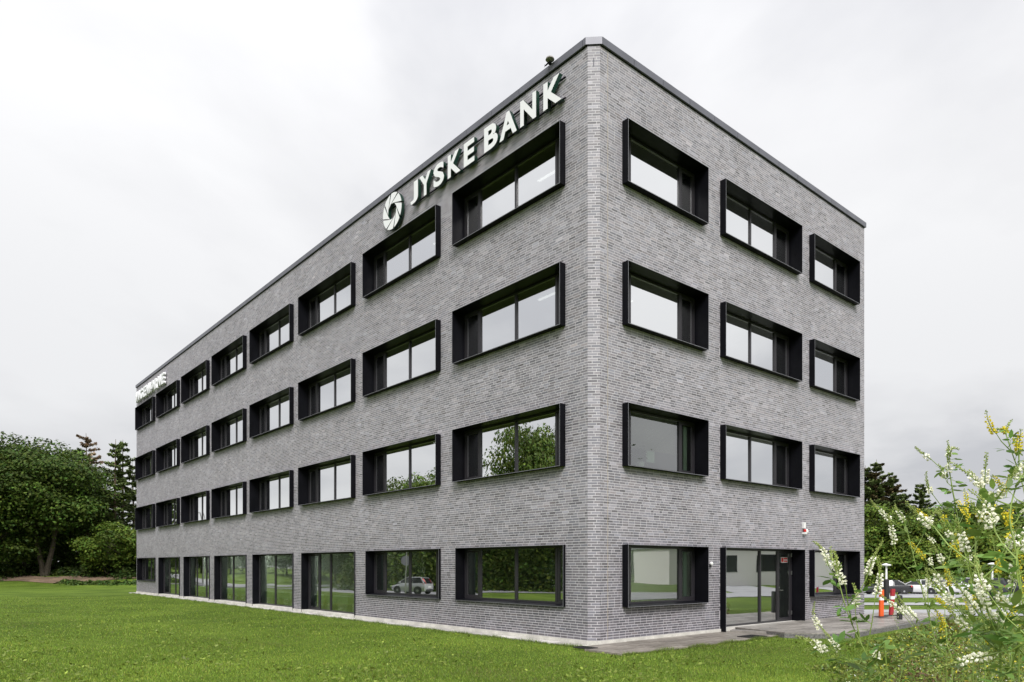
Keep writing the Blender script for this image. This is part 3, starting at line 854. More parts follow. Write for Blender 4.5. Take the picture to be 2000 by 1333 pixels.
MB().box(-0.04, 0.04, -0.04, 0, 0.02, 0.16).build('button_panel', M_BLACK, fx)
MB().box(-0.035, 0.035, -0.03, 0, -0.12, -0.04).build('switch', M_WHITEPAINT, fx)
# red notice on the door glass
fx = thing('door_notice', 'small red and white notice stuck on the entrance door glass', 'notice', (*W(9.62, 0.295), 2.05), ANG)
MB().box(-0.21, 0.21, -0.006, 0, -0.09, 0.09).build('sheet', M_WHITEPAINT, fx)
for (a, b, c, d) in ((-0.19, -0.06, -0.07, 0.07), (-0.03, 0.19, 0.015, 0.07), (-0.03, 0.19, -0.07, -0.02)):
    MB().box(a, b, -0.009, -0.006, c, d).build('red_field', M_RED, fx)
# roof fixture near the corner
fx = thing('roof_fixture', 'small pale rounded fixture with dark bracket on the roof edge near the corner', 'fixture', (*W(-0.16, 1.40), TOPZ + 0.25), ANG + 1.57)
fx.scale = (.78, .78, .78)
m = MB(); m.lathe([(0.02, -0.07), (0.11, -0.06), (0.15, -0.02), (0.13, 0.03), (0.09, 0.06), (0.02, 0.075)], 0, 0, 0, 14)
m.build('shell', mat('weathered_grey', (0.22, 0.205, 0.19), 0.8, noise=[(14, 0.4, 1.7)]), fx, smooth=True)
m = MB(); m.tube([(0.05, 0, -0.08), (0.20, 0, -0.10), (0.26, 0.0, -0.06)], [0.03, 0.022, 0.012], 8); m.tube([(0.22, 0, -0.1), (0.28, 0.0, -0.12)], [0.012, 0.006], 6)
m.build('prong', M_BOX, fx)
m = MB(); m.tube([(0, 0, -0.09), (-0.08, 0.07, -0.22)], [0.04, 0.06], 8); m.build('bracket', M_BOX, fx)

# ------------------------------------------------------------------ benches behind the glass
def bench(ly, lx, label):
    b = thing('bench', label, 'bench', (*W(lx, ly), 0), ANG, 'pale benches behind the ground floor doors')
    MB().box(-0.2, 0.2, -0.95, 0.95, 0.30, 0.60).build('seat', mat('pale_green', (0.66, 0.80, 0.68), 0.5), b)
    for y in (-0.6, 0.6):
        MB().prism([(-0.18, y - 0.17), (0.18, y - 0.17), (0.18, y + 0.17), (-0.18, y + 0.17)], 0.0, 0.02).build('foot', M_WHITE, b)
        m = MB(); m.hexa([(-0.15, y - 0.15, 0.02), (0.15, y - 0.15, 0.02), (0.15, y + 0.15, 0.02), (-0.15, y + 0.15, 0.02), (-0.05, y - 0.04, 0.3), (0.05, y - 0.04, 0.3), (0.05, y + 0.04, 0.3), (-0.05, y + 0.04, 0.3)])
        m.build('leg', M_WHITE, b)
ordn = ['nearest', 'second', 'third', 'fourth', 'fifth']
for k in range(5):
    y0 = T0 + MODL * (k + 2)
    nm = 'the %s full-height glass door bay from the corner' % ('first second third fourth fifth'.split()[k])
    bench(y0 + 2.7, 0.8, 'near pale green bench inside ' + nm)
    bench(y0 + 4.8, 0.8, 'far pale green bench inside ' + nm)
# stair behind the entrance glass
stair = thing('indoor_stair', 'pale green staircase with slim balusters behind the entrance glass', 'staircase', (*W(7.0, 1.6), 0), ANG)
m = MB()
m.hexa([(-1.4, 0, 0.95), (1.1, 0, -0.01), (1.1, 0.08, -0.01), (-1.4, 0.08, 0.95), (-1.4, 0, 1.2), (1.1, 0, 0.2), (1.1, 0.08, 0.2), (-1.4, 0.08, 1.2)])
m.build('stringer', mat('pale_green', (0.42, 0.55, 0.44)), stair)
for i in range(13):
    x = -1.35 + i * 0.19
    zb = 1.2 - (x + 1.4) * 0.4
    MB().box(x - 0.012, x + 0.012, 0.02, 0.05, zb, zb + 0.85).build('baluster', M_WHITEPAINT, stair)
for i in range(9):
    x = -1.3 + i * 0.27; zb = 1.1 - (x + 1.4) * 0.4
    MB().box(x - 0.14, x + 0.14, 0.09, 1.1, zb - 0.03, zb).build('tread', M_WHITE, stair)

def potted_plant(lx, ly, z):
    t = thing('potted_plant', 'leafy potted plant on the sill of the first floor window beside the corner', 'potted plant', (*W(lx, ly), z), ANG)
    MB().lathe([(0.10, 0), (0.13, 0.2), (0.12, 0.21), (0.03, 0.205)], n=14).build('pot', M_WHITEPAINT, t, smooth=True)
    r = np.random.default_rng(9); n = 90; P = r.normal(size=(n, 3)) * np.array([.17, .08, .11]) + np.array([0, 0, .38])
    a = r.normal(size=(n, 3)); nn_ = a / np.linalg.norm(a, axis=1, keepdims=True); b = np.cross(nn_, r.normal(size=(n, 3))); b /= np.linalg.norm(b, axis=1, keepdims=True); c = np.cross(nn_, b)
    V = np.stack([P - b * .06, P + c * .025, P + b * .06, P - c * .025], 1).reshape(-1, 3)
    stuff(link('leaves', np_mesh('leaves', V, np.arange(4 * n).reshape(-1, 4), M_LEAF, np.tile([.09, .16, .03], (4 * n, 1))), t))
potted_plant(2.35, 0.50, 4.47)
stair2 = copy_tree(stair); stair2.location = (*W(2.6, 2.4), 0); stair2.scale = (1.25, 1, 1.7)
stair2['label'] = 'pale staircase rising behind the low window next to the corner'
# ------------------------------------------------------------------ road posts and bollards
def delineator(x, y, label, m_, tilt):
    d = thing('traffic_delineator', label, 'traffic post', (x, y, gzf(x, y) + 0.08), 0.4, 'traffic posts beside the end wall')
    m = MB(); m.hexa([(-0.42, -0.22, 0), (0.42, -0.22, 0), (0.42, 0.22, 0), (-0.42, 0.22, 0), (-0.16, -0.12, 0.11), (0.16, -0.12, 0.11), (0.16, 0.12, 0.11), (-0.16, 0.12, 0.11)])
    m.build('base', M_BLACK, d)
    def panel(z0, z1, w0, w1, mm, nm):
        q = MB(); q.hexa([(-w0, -0.035, z0), (w0, -0.035, z0), (w0, 0.035, z0), (-w0, 0.035, z0), (-w1, -0.03, z1), (w1, -0.03, z1), (w1, 0.03, z1), (-w1, 0.03, z1)])
        q.v = [(v[0] + tilt * v[2], v[1], v[2]) for v in q.v]
        q.build(nm, mm, d)
    panel(0.11, 0.68, 0.088, 0.088, m_, 'post'); panel(0.68, 0.80, 0.091, 0.091, M_WHITEPAINT, 'reflective_band'); panel(0.80, 1.06, 0.088, 0.088, m_, 'post_top')
p = px(1721, 1212, 25.6); delineator(p.x, p.y, 'bright orange traffic post with white band on a black foot', M_ORANGE, 0.02)
p = px(1740, 1210, 26.3); delineator(p.x, p.y, 'dark red leaning traffic post with white band behind the orange one', M_DRED, 0.10)
def bollard(x, y, h, r, label, red=False):
    b = thing('bollard', label, 'bollard', (x, y, gzf(x, y)), 0, 'black bollards by the forecourt')
    MB().lathe([(r, 0), (r, h - 0.03), (r * 0.93, h)], n=18).build('shaft', M_BLACK, b, smooth=True)
    MB().lathe([(r * 0.93, h), (r * 0.6, h + 0.01)], n=18).build('cap', M_BOX, b)
    if red:
        MB().lathe([(r + 0.003, h - 0.32), (r + 0.003, h - 0.16)], n=18).build('red_band', M_RED, b)
        MB().lathe([(r + 0.003, h - 0.6), (r + 0.003, h - 0.34)], n=18).build('white_band', M_WHITEPAINT, b)
p = px(1757, 1215, 24.5); bollard(p.x, p.y, 0.98, 0.09, 'thick black bollard in front of the two traffic posts')
p = px(1952, 1200, 27.0); bollard(p.x, p.y, 0.95, 0.085, 'black bollard with red and white bands behind the weeds', True)
def lamp_post(x, y, h, label):
    z = gzf(x, y)
    b = thing('lamp_post', label, 'lamp post', (x, y, z), 0, 'short lamp posts on the lawn strip')
    MB().lathe([(0.17, 0), (0.17, 1.45), (0.1, 1.5)], n=14).build('sleeve', M_BLACK, b, smooth=True)
    MB().lathe([(0.07, 1.5), (0.055, h - 0.1)], n=10).build('pole', M_WHITEPAINT, b, smooth=True)
    MB().lathe([(0.06, h - 0.12), (0.28, h - 0.08), (0.30, h - 0.02), (0.10, h + 0.06), (0.02, h + 0.07)], n=18).build('head', M_WHITEPAINT, b, smooth=True)
lamp_post(px(1731, 1177, 46).x, 46, 2.45, 'short lamp post with flat white head beside the black car')
lamp_post(px(1938, 1177, 50).x, 50, 2.6, 'short lamp post with flat white head behind the tall weeds')

# ------------------------------------------------------------------ cars
def loft(sections, closed_ends=True):
    k = len(sections[0]); V = [p for s_ in sections for p in s_]; Fc = []
    for i in range(len(sections) - 1):
        for j in range(k):
            q = (j + 1) % k; Fc.append([i * k + j, i * k + q, (i + 1) * k + q, (i + 1) * k + j])
    Fc.append(list(range(k))[::-1]); Fc.append([(len(sections) - 1) * k + j for j in range(k)])
    m = MB(); m.v = V; m.f = Fc
    return m
def ring(x, w, zb, zs, zt, tw):
    return [(x, -w * 0.9, zb), (x, -w, zb + 0.12), (x, -w, zs), (x, -tw, zt), (x, tw, zt), (x, w, zs), (x, w, zb + 0.12), (x, w * 0.9, zb)]
def make_car(label, paint, x, y, yaw, style='wagon', group='cars parked in the row by the trees', z=None):
    c = thing('parked_car' if group else 'silver_car', label, 'car', (x, y, gzf(x, y) + 0.03 if z is None else z), yaw, group)
    L2 = {'sedan': 2.3, 'wagon': 2.3, 'hatch': 1.75, 'suv': 2.25}[style]; w = 0.89 if style != 'hatch' else 0.82
    top = {'sedan': 1.44, 'wagon': 1.47, 'hatch': 1.46, 'suv': 1.66}[style]; belt = {'sedan': 0.93, 'wagon': 0.95, 'hatch': 0.95, 'suv': 1.08}[style]
    X = lambda f: L2 * f
    hood = belt - 0.10
    body = loft([ring(X(-1.0), w * .80, .42, .62, .88, w * .74), ring(X(-.95), w * .93, .26, .70, belt - .02, w * .82), ring(X(-.7), w, .20, .72, belt + .02, w * .92), ring(X(-.2), w, .19, .72, belt, w * .92),
                 ring(X(.35), w, .19, .72, belt - .01, w * .92), ring(X(.55), w * .99, .19, .70, hood, w * .88), ring(X(.85), w * .93, .22, .62, hood - .12, w * .78), ring(X(1.0), w * .76, .34, .55, .66, w * .62)])
    body.build('body', paint, c, smooth=True)
    g0, g1, g2, g3 = {'sedan': (-.80, -.42, .10, .52), 'wagon': (-.97, -.80, .08, .50), 'hatch': (-.97, -.72, .05, .60), 'suv': (-.97, -.84, .10, .50)}[style]
    cabin = loft([[(X(g0), -w * .80, belt), (X(g0), w * .80, belt), (X(g0) + .02, w * .79, belt + .02), (X(g0) + .02, -w * .79, belt + .02)],
                  [(X(g1), -w * .88, belt), (X(g1), w * .88, belt), (X(g1), w * .70, top - .03), (X(g1), -w * .70, top - .03)],
                  [(X(g1) * .5 + X(g2) * .5, -w * .90, belt), (X(g1) * .5 + X(g2) * .5, w * .90, belt), (X(g1) * .5 + X(g2) * .5, w * .72, top), (X(g1) * .5 + X(g2) * .5, -w * .72, top)],
                  [(X(g2), -w * .90, belt), (X(g2), w * .90, belt), (X(g2), w * .70, top - .03), (X(g2), -w * .70, top - .03)],
                  [(X(g3), -w * .84, belt - .03), (X(g3), w * .84, belt - .03), (X(g3) - .02, w * .83, belt), (X(g3) - .02, -w * .83, belt)]])
    M_CG = mat('car_glass', (0.012, 0.014, 0.016), 0.06, spec=0.7)
    cabin.build('windows', M_CG, c)
    r = loft([[(X(g1) - .03, -w * .69, top - .035), (X(g1) - .03, w * .69, top - .035), (X(g1) - .03, w * .67, top + .0), (X(g1) - .03, -w * .67, top + .0)],
              [(X(g1) * .5 + X(g2) * .5, -w * .735, top - .02), (X(g1) * .5 + X(g2) * .5, w * .735, top - .02), (X(g1) * .5 + X(g2) * .5, w * .68, top + .03), (X(g1) * .5 + X(g2) * .5, -w * .68, top + .03)],
              [(X(g2) + .04, -w * .70, top - .045), (X(g2) + .04, w * .70, top - .045), (X(g2) + .04, w * .66, top - .0), (X(g2) + .04, -w * .66, top - .0)]])
    r.build('roof', paint, c, smooth=True)
    for s_ in (-1, 1):
        pil = MB()
        for (xa, xb, xt, xu) in ((g3 - .03, g3 + .01, g2 - .01, g2 + .03), (g0 - .0, g0 + .10, g1 - .02, g1 + .06), (-.22, -.18, -.21, -.17)):
            pil.hexa([(X(xa), s_ * w * .88, belt - .02), (X(xb), s_ * w * .88, belt - .02), (X(xb), s_ * w * .915, belt - .02), (X(xa), s_ * w * .915, belt - .02),
                      (X(xt), s_ * w * .68, top - .03), (X(xu), s_ * w * .68, top - .03), (X(xu), s_ * w * .725, top - .03), (X(xt), s_ * w * .725, top - .03)])
        pil.build('pillar', paint, c)
        for fx_ in (-.60, .60):
            wh = MB(); R_ = 0.32
            wh.lathe([(R_ * .62, -0.1), (R_ * .95, -0.1), (R_, -0.07), (R_, 0.07), (R_ * .95, 0.1), (R_ * .62, 0.1)], 0, 0, 0, 20, 'y')
            o = wh.build('wheel', M_BLACK, c, (X(fx_), s_ * (w - .09), R_), smooth=True)
            MB().lathe([(0.02, -0.105), (R_ * .6, -0.095), (R_ * .6, 0.095), (0.02, 0.105)], 0, 0, 0, 10, 'y').build('rim', mat('alloy', (0.45, 0.45, 0.46), 0.35, metal=0.8), o)
            arch = MB(); n = 14
            arch.lathe([(R_ * 1.16, -0.005), (R_ * 1.16, 0.012)], 0, 0, 0, 20, 'y'); 
            arch.build('wheel_arch', M_BLACK, c, (X(fx_), s_ * (w - .001), R_ + 0.01))
        tl = MB()
        if style == 'hatch':
            tl.hexa([(X(-.99), s_ * w * .62, .88), (X(-.90), s_ * w * .93, .88), (X(-.86), s_ * w * .92, .9), (X(-.95), s_ * w * .6, .9), (X(-.83), s_ * w * .60, 1.36), (X(-.78), s_ * w * .74, 1.36), (X(-.74), s_ * w * .73, 1.36), (X(-.79), s_ * w * .6, 1.36)])
        else:
            tl.hexa([(X(-1.005), s_ * w * .50, .74), (X(-.93), s_ * w * .985, .74), (X(-.88), s_ * w * .985, .76), (X(-.97), s_ * w * .5, .76), (X(-1.0), s_ * w * .52, .90), (X(-.93), s_ * w * .95, .92), (X(-.88), s_ * w * .95, .92), (X(-.95), s_ * w * .5, .92)])
        tl.build('tail_light', M_RED, c)
        hl = MB(); hl.box(X(.93), X(.99), s_ * w * .45, s_ * w * .78, .58, .68); hl.build('headlight', M_WHITEPAINT, c)
        MB().box(X(.38), X(.44), s_ * w * .92, s_ * w * 1.14, belt - .0, belt + .14).build('mirror', paint, c)
    MB().box(X(-1.012), X(-.99), -.26, .26, .56, .67).build('number_plate', M_WHITEPAINT, c)
    bm_ = MB(); bm_.box(X(-1.006), X(-.93), -w * .7, w * .7, .28, .42); bm_.build('bumper', M_BLACK, c)
    return c
P_BLACK = mat('paint_black', (0.008, 0.008, 0.01), 0.25, coat=1.0); P_WHITE = mat('paint_white', (0.72, 0.72, 0.72), 0.3, coat=0.8)
P_DARK = mat('paint_dark', (0.02, 0.022, 0.03), 0.25, coat=1.0); P_SILVER = mat('paint_silver', (0.50, 0.51, 0.53), 0.3, metal=0.3, coat=0.8)
yawp = math.radians(152)
for (u, d, style, pt, lab, yw) in ((1731, 72.5, 'sedan', P_BLACK, 'black saloon car nearest the brick wall in the parked row', 172),
                               (1790, 74.5, 'wagon', P_WHITE, 'white estate car parked next to the black saloon', 146),
                               (1822, 75.5, 'hatch', P_WHITE, 'small white car half hidden by the white estate car', 146),
                               (1869, 74.5, 'suv', P_WHITE, 'tall white car in the middle of the parked row', 146),
                               (1918, 74.5, 'suv', P_DARK, 'dark tall car with red tail lamps in the parked row', 140),
                               (1962, 75.5, 'wagon', P_DARK, 'dark estate car at the far right of the parked row', 140)):
    q = px(u, 1150, d); make_car(lab, pt, q.x, q.y, math.radians(yw), style)

# ------------------------------------------------------------------ trees
def leaf_cloud(P, Nrm, size, col, elong=1.35, r=rng):
    n = len(P)
    a = r.normal(size=(n, 3)); Nrm = Nrm / np.linalg.norm(Nrm, axis=1, keepdims=True)
    a -= (a * Nrm).sum(1, keepdims=True) * Nrm; a /= np.linalg.norm(a, axis=1, keepdims=True) + 1e-9
    b = np.cross(Nrm, a)
    s = size[:, None]
    V = np.stack([P - a * s * elong * .5, P + b * s * .42 - a * s * .05, P + a * s * elong * .5, P - b * s * .42 - a * s * .05], 1)
    Fc = np.arange(n * 4).reshape(-1, 4)
    return V.reshape(-1, 3), Fc, np.repeat(col, 4, 0)
def make_broadleaf(seed, h, w, base, nlobe, per, leaf, color, var=0.42):
    leaf *= 0.66; per = int(per * 1.9)
    r = np.random.default_rng(seed)
    cz = base + (h - base) * 0.52; rz = (h - base) * 0.52; rx = w / 2
    u = r.normal(size=(nlobe, 3)); u /= np.linalg.norm(u, axis=1, keepdims=True)
    rad = r.uniform(0.25, 1, nlobe) ** 0.45
    cen_ = u * rad[:, None] * np.array([rx, rx, rz]) * 0.93 + np.array([0, 0, cz])
    cen_[:, :2] *= (1 - 0.25 * np.clip((cen_[:, 2:3] - cz) / rz, 0, 1))
    lr = w * r.uniform(0.055, 0.20, nlobe)
    P, Nn, Cc, Sz = [], [], [], []
    for i in range(nlobe):
        n = int(per * (lr[i] / (w * 0.12)) ** 2)
        v = r.normal(size=(n, 3)); v /= np.linalg.norm(v, axis=1, keepdims=True)
        v[:, 2] = np.where(r.random(n) < 0.6, np.abs(v[:, 2]), v[:, 2])
        q = r.uniform(0.55, 1.12, n)[:, None]
        P.append(cen_[i] + v * q * lr[i] * np.array([1.15, 1.15, 0.62]))
        Nn.append(v * 0.8 + np.array([0, 0, 0.7]) + r.normal(size=(n, 3)) * 0.45)
        tone = np.exp(r.normal(0, var * 0.6)) * np.exp(r.normal(0, var * 0.6, n))
        cc = np.array(color) * tone[:, None]; cc[:, 0] *= r.uniform(0.8, 1.35, n)
        Cc.append(cc); Sz.append(leaf * r.uniform(0.6, 1.35, n))
    V, Fc, cl = leaf_cloud(np.concatenate(P), np.concatenate(Nn), np.concatenate(Sz), np.clip(np.concatenate(Cc), 0.004, 0.5), r=r)
    crown = np_mesh('crown', V, Fc, M_LEAF, cl)
    return crown, cen_, lr
def trunk_mesh(seed, cen_, base, h, r0, forks=1, lean=0.0, nl=12):
    r = np.random.default_rng(seed + 99); m = MB()
    for f in range(forks):
        a = 2 * math.pi * f / forks + 0.4; sp = 0.9 if forks > 1 else 0.0
        lx_, ly_ = sp * math.cos(a), sp * math.sin(a) * 0.4
        top = Vector((lx_ * 1.6 + lean, ly_ * 1.6, base + (h - base) * 0.45))
        pts = [Vector((lx_ * 0.15, ly_ * .15, -0.4)), Vector((lx_ * .35, ly_ * .35, base * .35)), Vector((lx_ * .9 + lean * .4, ly_ * .9, base * .95)), top, top + Vector((0.2, 0.1, (h - base) * .35))]
        m.tube(pts, [r0 * 1.25, r0, r0 * .8, r0 * .5, r0 * .15], 8)
        idx = r.permutation(len(cen_))[:nl]
        for i in idx:
            e = Vector(cen_[i]); tt = r.uniform(0.25, 0.9)
            s_ = pts[2].lerp(pts[3], tt); mid = s_.lerp(e, .5) + Vector((0, 0, 0.4))
            m.tube([s_, mid, e], [r0 * .38, r0 * .22, r0 * .06], 5)
    return m
def broadleaf(label, x, y, h, w, base, seed, color, group=None, nlobe=70, per=95, leaf=0.34, forks=1, r0=0.22, cat='tree', name='broadleaf_tree', rot=0.0, z=None):
    crown, cen_, lr = make_broadleaf(seed, h, w, base, nlobe, per, leaf, color)
    t = thing(name, label, cat, (x, y, gzf(x, y) if z is None else z), rot, group)
    stuff(link('crown', crown, t))
    trunk_mesh(seed, cen_, base, h, r0, forks).build('trunk', M_BARK, t, smooth=True)
    return t
def copy_thing(src, label, x, y, rot, scale, group=None):
    c = copy_tree(src); c.location = (x, y, gzf(x, y)); c.rotation_euler = (0, 0, rot); c.scale = scale
    c['label'] = label
    if group: c['group'] = group
    return c
def conifer(label, x, y, h, w, bare, seed, color, group=None, dens=1.0, dead=None, cat='tree', tw=0.2):
    r = np.random.default_rng(seed); P, Nn, Cc, Sz = [], [], [], []; m = MB()
    m.tube([(0, 0, -0.3), (0.1 * r.normal(), 0.1 * r.normal(), h * .5), (0, 0, h)], [tw, tw * .65, 0.02], 8)
    z = bare * h
    while z < h - 0.3:
        fr = (z - bare * h) / (h * (1 - bare)); ln = w / 2 * (1 - fr) ** 0.75 * r.uniform(0.75, 1.1) + 0.25
        nb_ = max(3, int(6 * dens))
        ph = r.uniform(0, 6.28)
        for j in range(nb_):
            if r.random() < 0.12: continue
            a = ph + 2 * math.pi * j / nb_ + r.normal(0, .25); L_ = ln * r.uniform(0.6, 1.35)
            droop = -0.14 + 0.35 * fr + r.normal(0, .08)
            d = np.array([math.cos(a), math.sin(a), droop]); s0 = np.array([0, 0, z + r.normal(0, .1)])
            tip = s0 + d * L_ + np.array([0, 0, .12 * L_])
            m.tube([s0, s0 + d * L_ * .5, tip], [0.045, 0.03, 0.008], 4, cap=False)
            n = int((40 + 70 * L_) * (dens * .5 + .5))
            tt = r.uniform(0.18, 1.02, n); side = r.normal(0, 0.13, n) * (0.6 + L_ * .38) * (1.15 - tt * .7)
            perp = np.array([-math.sin(a), math.cos(a), 0])
            pos = s0 + tt[:, None] * (tip - s0) + side[:, None] * perp + np.stack([0 * tt, 0 * tt, r.normal(0, .07, n) - np.abs(side) * .25], 1)
            P.append(pos); Nn.append(np.array([0, 0, 1.0]) + r.normal(size=(n, 3)) * .45)
            tone = np.exp(r.normal(0, .25, n)) * np.exp(r.normal(0, .2))
            base_c = np.array(color) if dead is None or r.random() > dead[1] else np.array(dead[0])
            Cc.append(base_c * tone[:, None]); Sz.append(r.uniform(.12, .32, n))
        z += r.uniform(0.35, 0.6) * (1.25 if dens < 0.8 else 1.0)
    V, Fc, cl = leaf_cloud(np.concatenate(P), np.concatenate(Nn), np.concatenate(Sz), np.clip(np.concatenate(Cc), .004, .5), elong=1.7, r=r)
    t = thing('conifer_tree', label, cat, (x, y, gzf(x, y)), 0, group)
    stuff(link('crown', np_mesh('crown', V, Fc, M_NEEDLE, cl), t)); m.build('trunk', M_BARKR, t, smooth=True)
    return t
DARKG = (0.050, 0.088, 0.014); MIDG = (0.085, 0.140, 0.020); LITG = (0.115, 0.175, 0.026); PINE = (0.100, 0.135, 0.042); PINEB = (0.105, 0.085, 0.038)
# wood on the left
GL = 'trees of the wood beyond the lawn'
q = px(88, 1120, 73); TL1 = broadleaf('big dark leafy tree with a forked pale trunk on the earth bank', q.x, q.y, 13.2, 13.5, 3.2, 21, DARKG, GL, 120, 120, 0.34, forks=2, r0=0.26)
q = px(-10, 1120, 71); TL2 = broadleaf('dense dark tree cut by the left edge of the picture', q.x, q.y, 14.2, 11.5, 0.8, 22, DARKG, GL, 110, 110, 0.34)
q = px(48, 1120, 76); broadleaf('dark tree with a single slim trunk behind the forked tree', q.x, q.y, 14.0, 9, 4, 23, DARKG, GL, 70, 100, 0.34, r0=0.2)
q = px(140, 1110, 80); broadleaf('dark tree standing behind the forked tree and the bare-topped conifer', q.x, q.y, 13.4, 9.5, 2.5, 24, DARKG, GL, 80, 110, 0.34)
q = px(222, 1105, 72); broadleaf('lighter green bushy young tree against the far end of the building', q.x, q.y, 5.4, 6.2, 0.5, 25, MIDG, GL, 50, 90, 0.28, forks=2, r0=0.08)
q = px(255, 1112, 74); broadleaf('low green thicket tree touching the far end of the brick wall', q.x, q.y, 4.6, 5.0, 0.2, 26, MIDG, GL, 40, 90, 0.26, r0=0.07)
q = px(168, 1110, 80); conifer('thin conifer with a dead brown top above the wood', q.x, q.y, 15.8, 5.6, 0.45, 27, (0.26, 0.19, 0.13), GL, 0.4, dead=((0.06, 0.085, 0.03), 0.2), tw=0.2)
q = px(226, 1110, 77); conifer('tall sparse fir left of the far building corner', q.x, q.y, 14.6, 5.4, 0.25, 28, PINE, GL, 0.5, tw=0.24)
q = px(240, 1110, 79); conifer('tall sparse fir right beside the far building corner', q.x, q.y, 14.9, 5.6, 0.28, 29, PINE, GL, 0.45, tw=0.22)
q = px(258, 1110, 83); conifer('fir half hidden by the far end of the building', q.x, q.y, 13.0, 5.0, 0.3, 30, PINE, GL, 0.6)
q = px(110, 1105, 90); TLB = broadleaf('broad dark tree deep in the wood behind the forked tree', q.x, q.y, 13.0, 14, 0.6, 31, DARKG, GL, 70, 90, 0.42)
q = px(0, 1105, 92); copy_thing(TLB, 'broad dark tree deep in the wood by the left picture edge', q.x, q.y, 1.7, (1, 1, 1.05), GL)
for i_, (u_, d_, lab_) in enumerate(((-40, 84, 'broad dark tree filling the wood at the left picture edge'), (45, 85, 'broad dark tree filling the wood behind the slim trunk'), (130, 86, 'broad dark tree filling the wood beside the bare-topped conifer'), (185, 90, 'broad dark tree filling the wood before the firs'))):
    q = px(u_, 1105, d_); copy_thing(TLB, lab_, q.x, q.y, 0.9 * i_, (.8, .8, .72 if i_ < 3 else .5), GL)
q = px(215, 1105, 96); copy_thing(TLB, 'broad low tree deep in the wood behind the two firs', q.x, q.y, 3.1, (.9, .9, .5), GL)
# shrubs along the foot of the wood
def leaf_patch(name, label, cat, pts, hgt, n, leaf, color, seed, kind='stuff', m_=M_LEAF):
    r = np.random.default_rng(seed); P = np.zeros((n, 3))
    idx = r.integers(0, len(pts), n); base = np.array(pts)[idx]
    P[:, 0] = base[:, 0] + r.normal(0, 1, n) * base[:, 2]; P[:, 1] = base[:, 1] + r.normal(0, 1, n) * base[:, 2]
    P[:, 2] = gz(P[:, 0], P[:, 1]) + hgt * r.uniform(0.02, 1, n) ** 0.8 * np.exp(-((P[:, 0] - base[:, 0]) ** 2 + (P[:, 1] - base[:, 1]) ** 2) / (3.2 * base[:, 2] ** 2)) * base[:, 3]
    cc = np.array(color) * np.exp(r.normal(0, .35, n))[:, None]; cc[:, 0] *= r.uniform(.8, 1.4, n)
    V, Fc, cl = leaf_cloud(P, np.array([0, 0, .8]) + r.normal(size=(n, 3)) * .7, leaf * r.uniform(.6, 1.4, n), np.clip(cc, .004, .5), r=r)
    o = link(name, np_mesh(name, V, Fc, m_, cl)); tag(o, label, cat); o['kind'] = kind
    return o
pts = []
for i in range(36):
    x = -56 + i * 0.85 + rng.normal(0, .3); y = 72.5 + rng.normal(0, 1.1) + (2.0 if -50 < x < -40 else 0); pts.append((x, y, rng.uniform(.5, 1.0), rng.uniform(.5, 1.3)))
leaf_patch('undergrowth', 'dark green undergrowth along the foot of the wood', 'undergrowth', pts, 1.5, 15000, 0.22, (0.035, 0.065, 0.014), 41)
pts = [(-66 + i * .8, 79 + rng.normal(0, 1.5), 1.2, rng.uniform(.8, 1.3)) for i in range(58)]
leaf_patch('thicket', 'dark thicket between the trunks deep in the wood', 'thicket', pts, 3.0, 26000, 0.30, DARKG, 44)
pts = [(-52 + rng.normal(0, 1.5), 68.5 + rng.normal(0, .8), .7, 1.0) for _ in range(8)] + [(-43 + i * .9, 68.2 + rng.normal(0, .4), .35, .35) for i in range(16)]
leaf_patch('bank_weeds', 'pale green weeds on the lawn bank before the wood', 'weeds', pts, 1.1, 5000, 0.16, (0.06, 0.11, 0.025), 42)
# wood on the right, behind the cars
GR = 'trees behind the car park'
q = px(1712, 1130, 96); conifer('tall dense conifer rising over the end wall corner', q.x, q.y, 17.5, 9, 0.12, 51, PINE, GR, 1.15, dead=(PINEB, .35), tw=0.3)
q = px(1690, 1130, 98); conifer('dense conifer mostly hidden behind the end wall', q.x, q.y, 17.0, 9, 0.12, 52, PINE, GR, 1.1, dead=(PINEB, .3), tw=0.3)
q = px(1742, 1130, 95); conifer('dense brownish conifer sloping down towards the lone fir', q.x, q.y, 15.2, 8.5, 0.12, 53, PINE, GR, 1.15, dead=(PINEB, .45), tw=0.3)
q = px(1765, 1130, 97); conifer('shorter brownish conifer in the middle of the conifer stand', q.x, q.y, 13.0, 7.5, 0.12, 56, PINE, GR, 1.1, dead=(PINEB, .45), tw=0.3)
q = px(1797, 1130, 93); conifer('lone spiky fir right of the dense conifers', q.x, q.y, 14.0, 7.0, 0.15, 54, PINE, GR, 0.9, tw=0.24)
TR = []
for i, (u, d, h, w, lab) in enumerate(((1705, 84, 8.6, 9, 'leafy tree at the end wall behind the black saloon'), (1752, 86, 8.2, 9, 'leafy tree behind the lamp post with flat white head'),
        (1800, 85, 8.4, 9, 'leafy tree behind the white estate car under the lone fir'), (1850, 87, 8.8, 10, 'leafy tree behind the tall white car'),
        (1905, 86, 9.0, 10, 'leafy tree behind the dark tall car'), (1960, 87, 9.0, 10, 'leafy tree behind the dark estate car'), (2015, 88, 9.4, 10, 'leafy tree cut by the right edge of the picture'))):
    q = px(u, 1130, d)
    if i < 3: TR.append(broadleaf(lab, q.x, q.y, h + 1.2, w, 0.2, 61 + i, (MIDG, LITG, MIDG)[i], GR, 90, 110, 0.34))
    else: copy_thing(TR[i % 3], lab, q.x, q.y, 1.3 * i, (w / 9, w / 9, h / (8.6, 8.2, 8.4)[i % 3]), GR)
pts = [(px(1690 + i * 11, 1130, 80).x, 79 + rng.normal(0, .8), .8, 1.0) for i in range(32)]
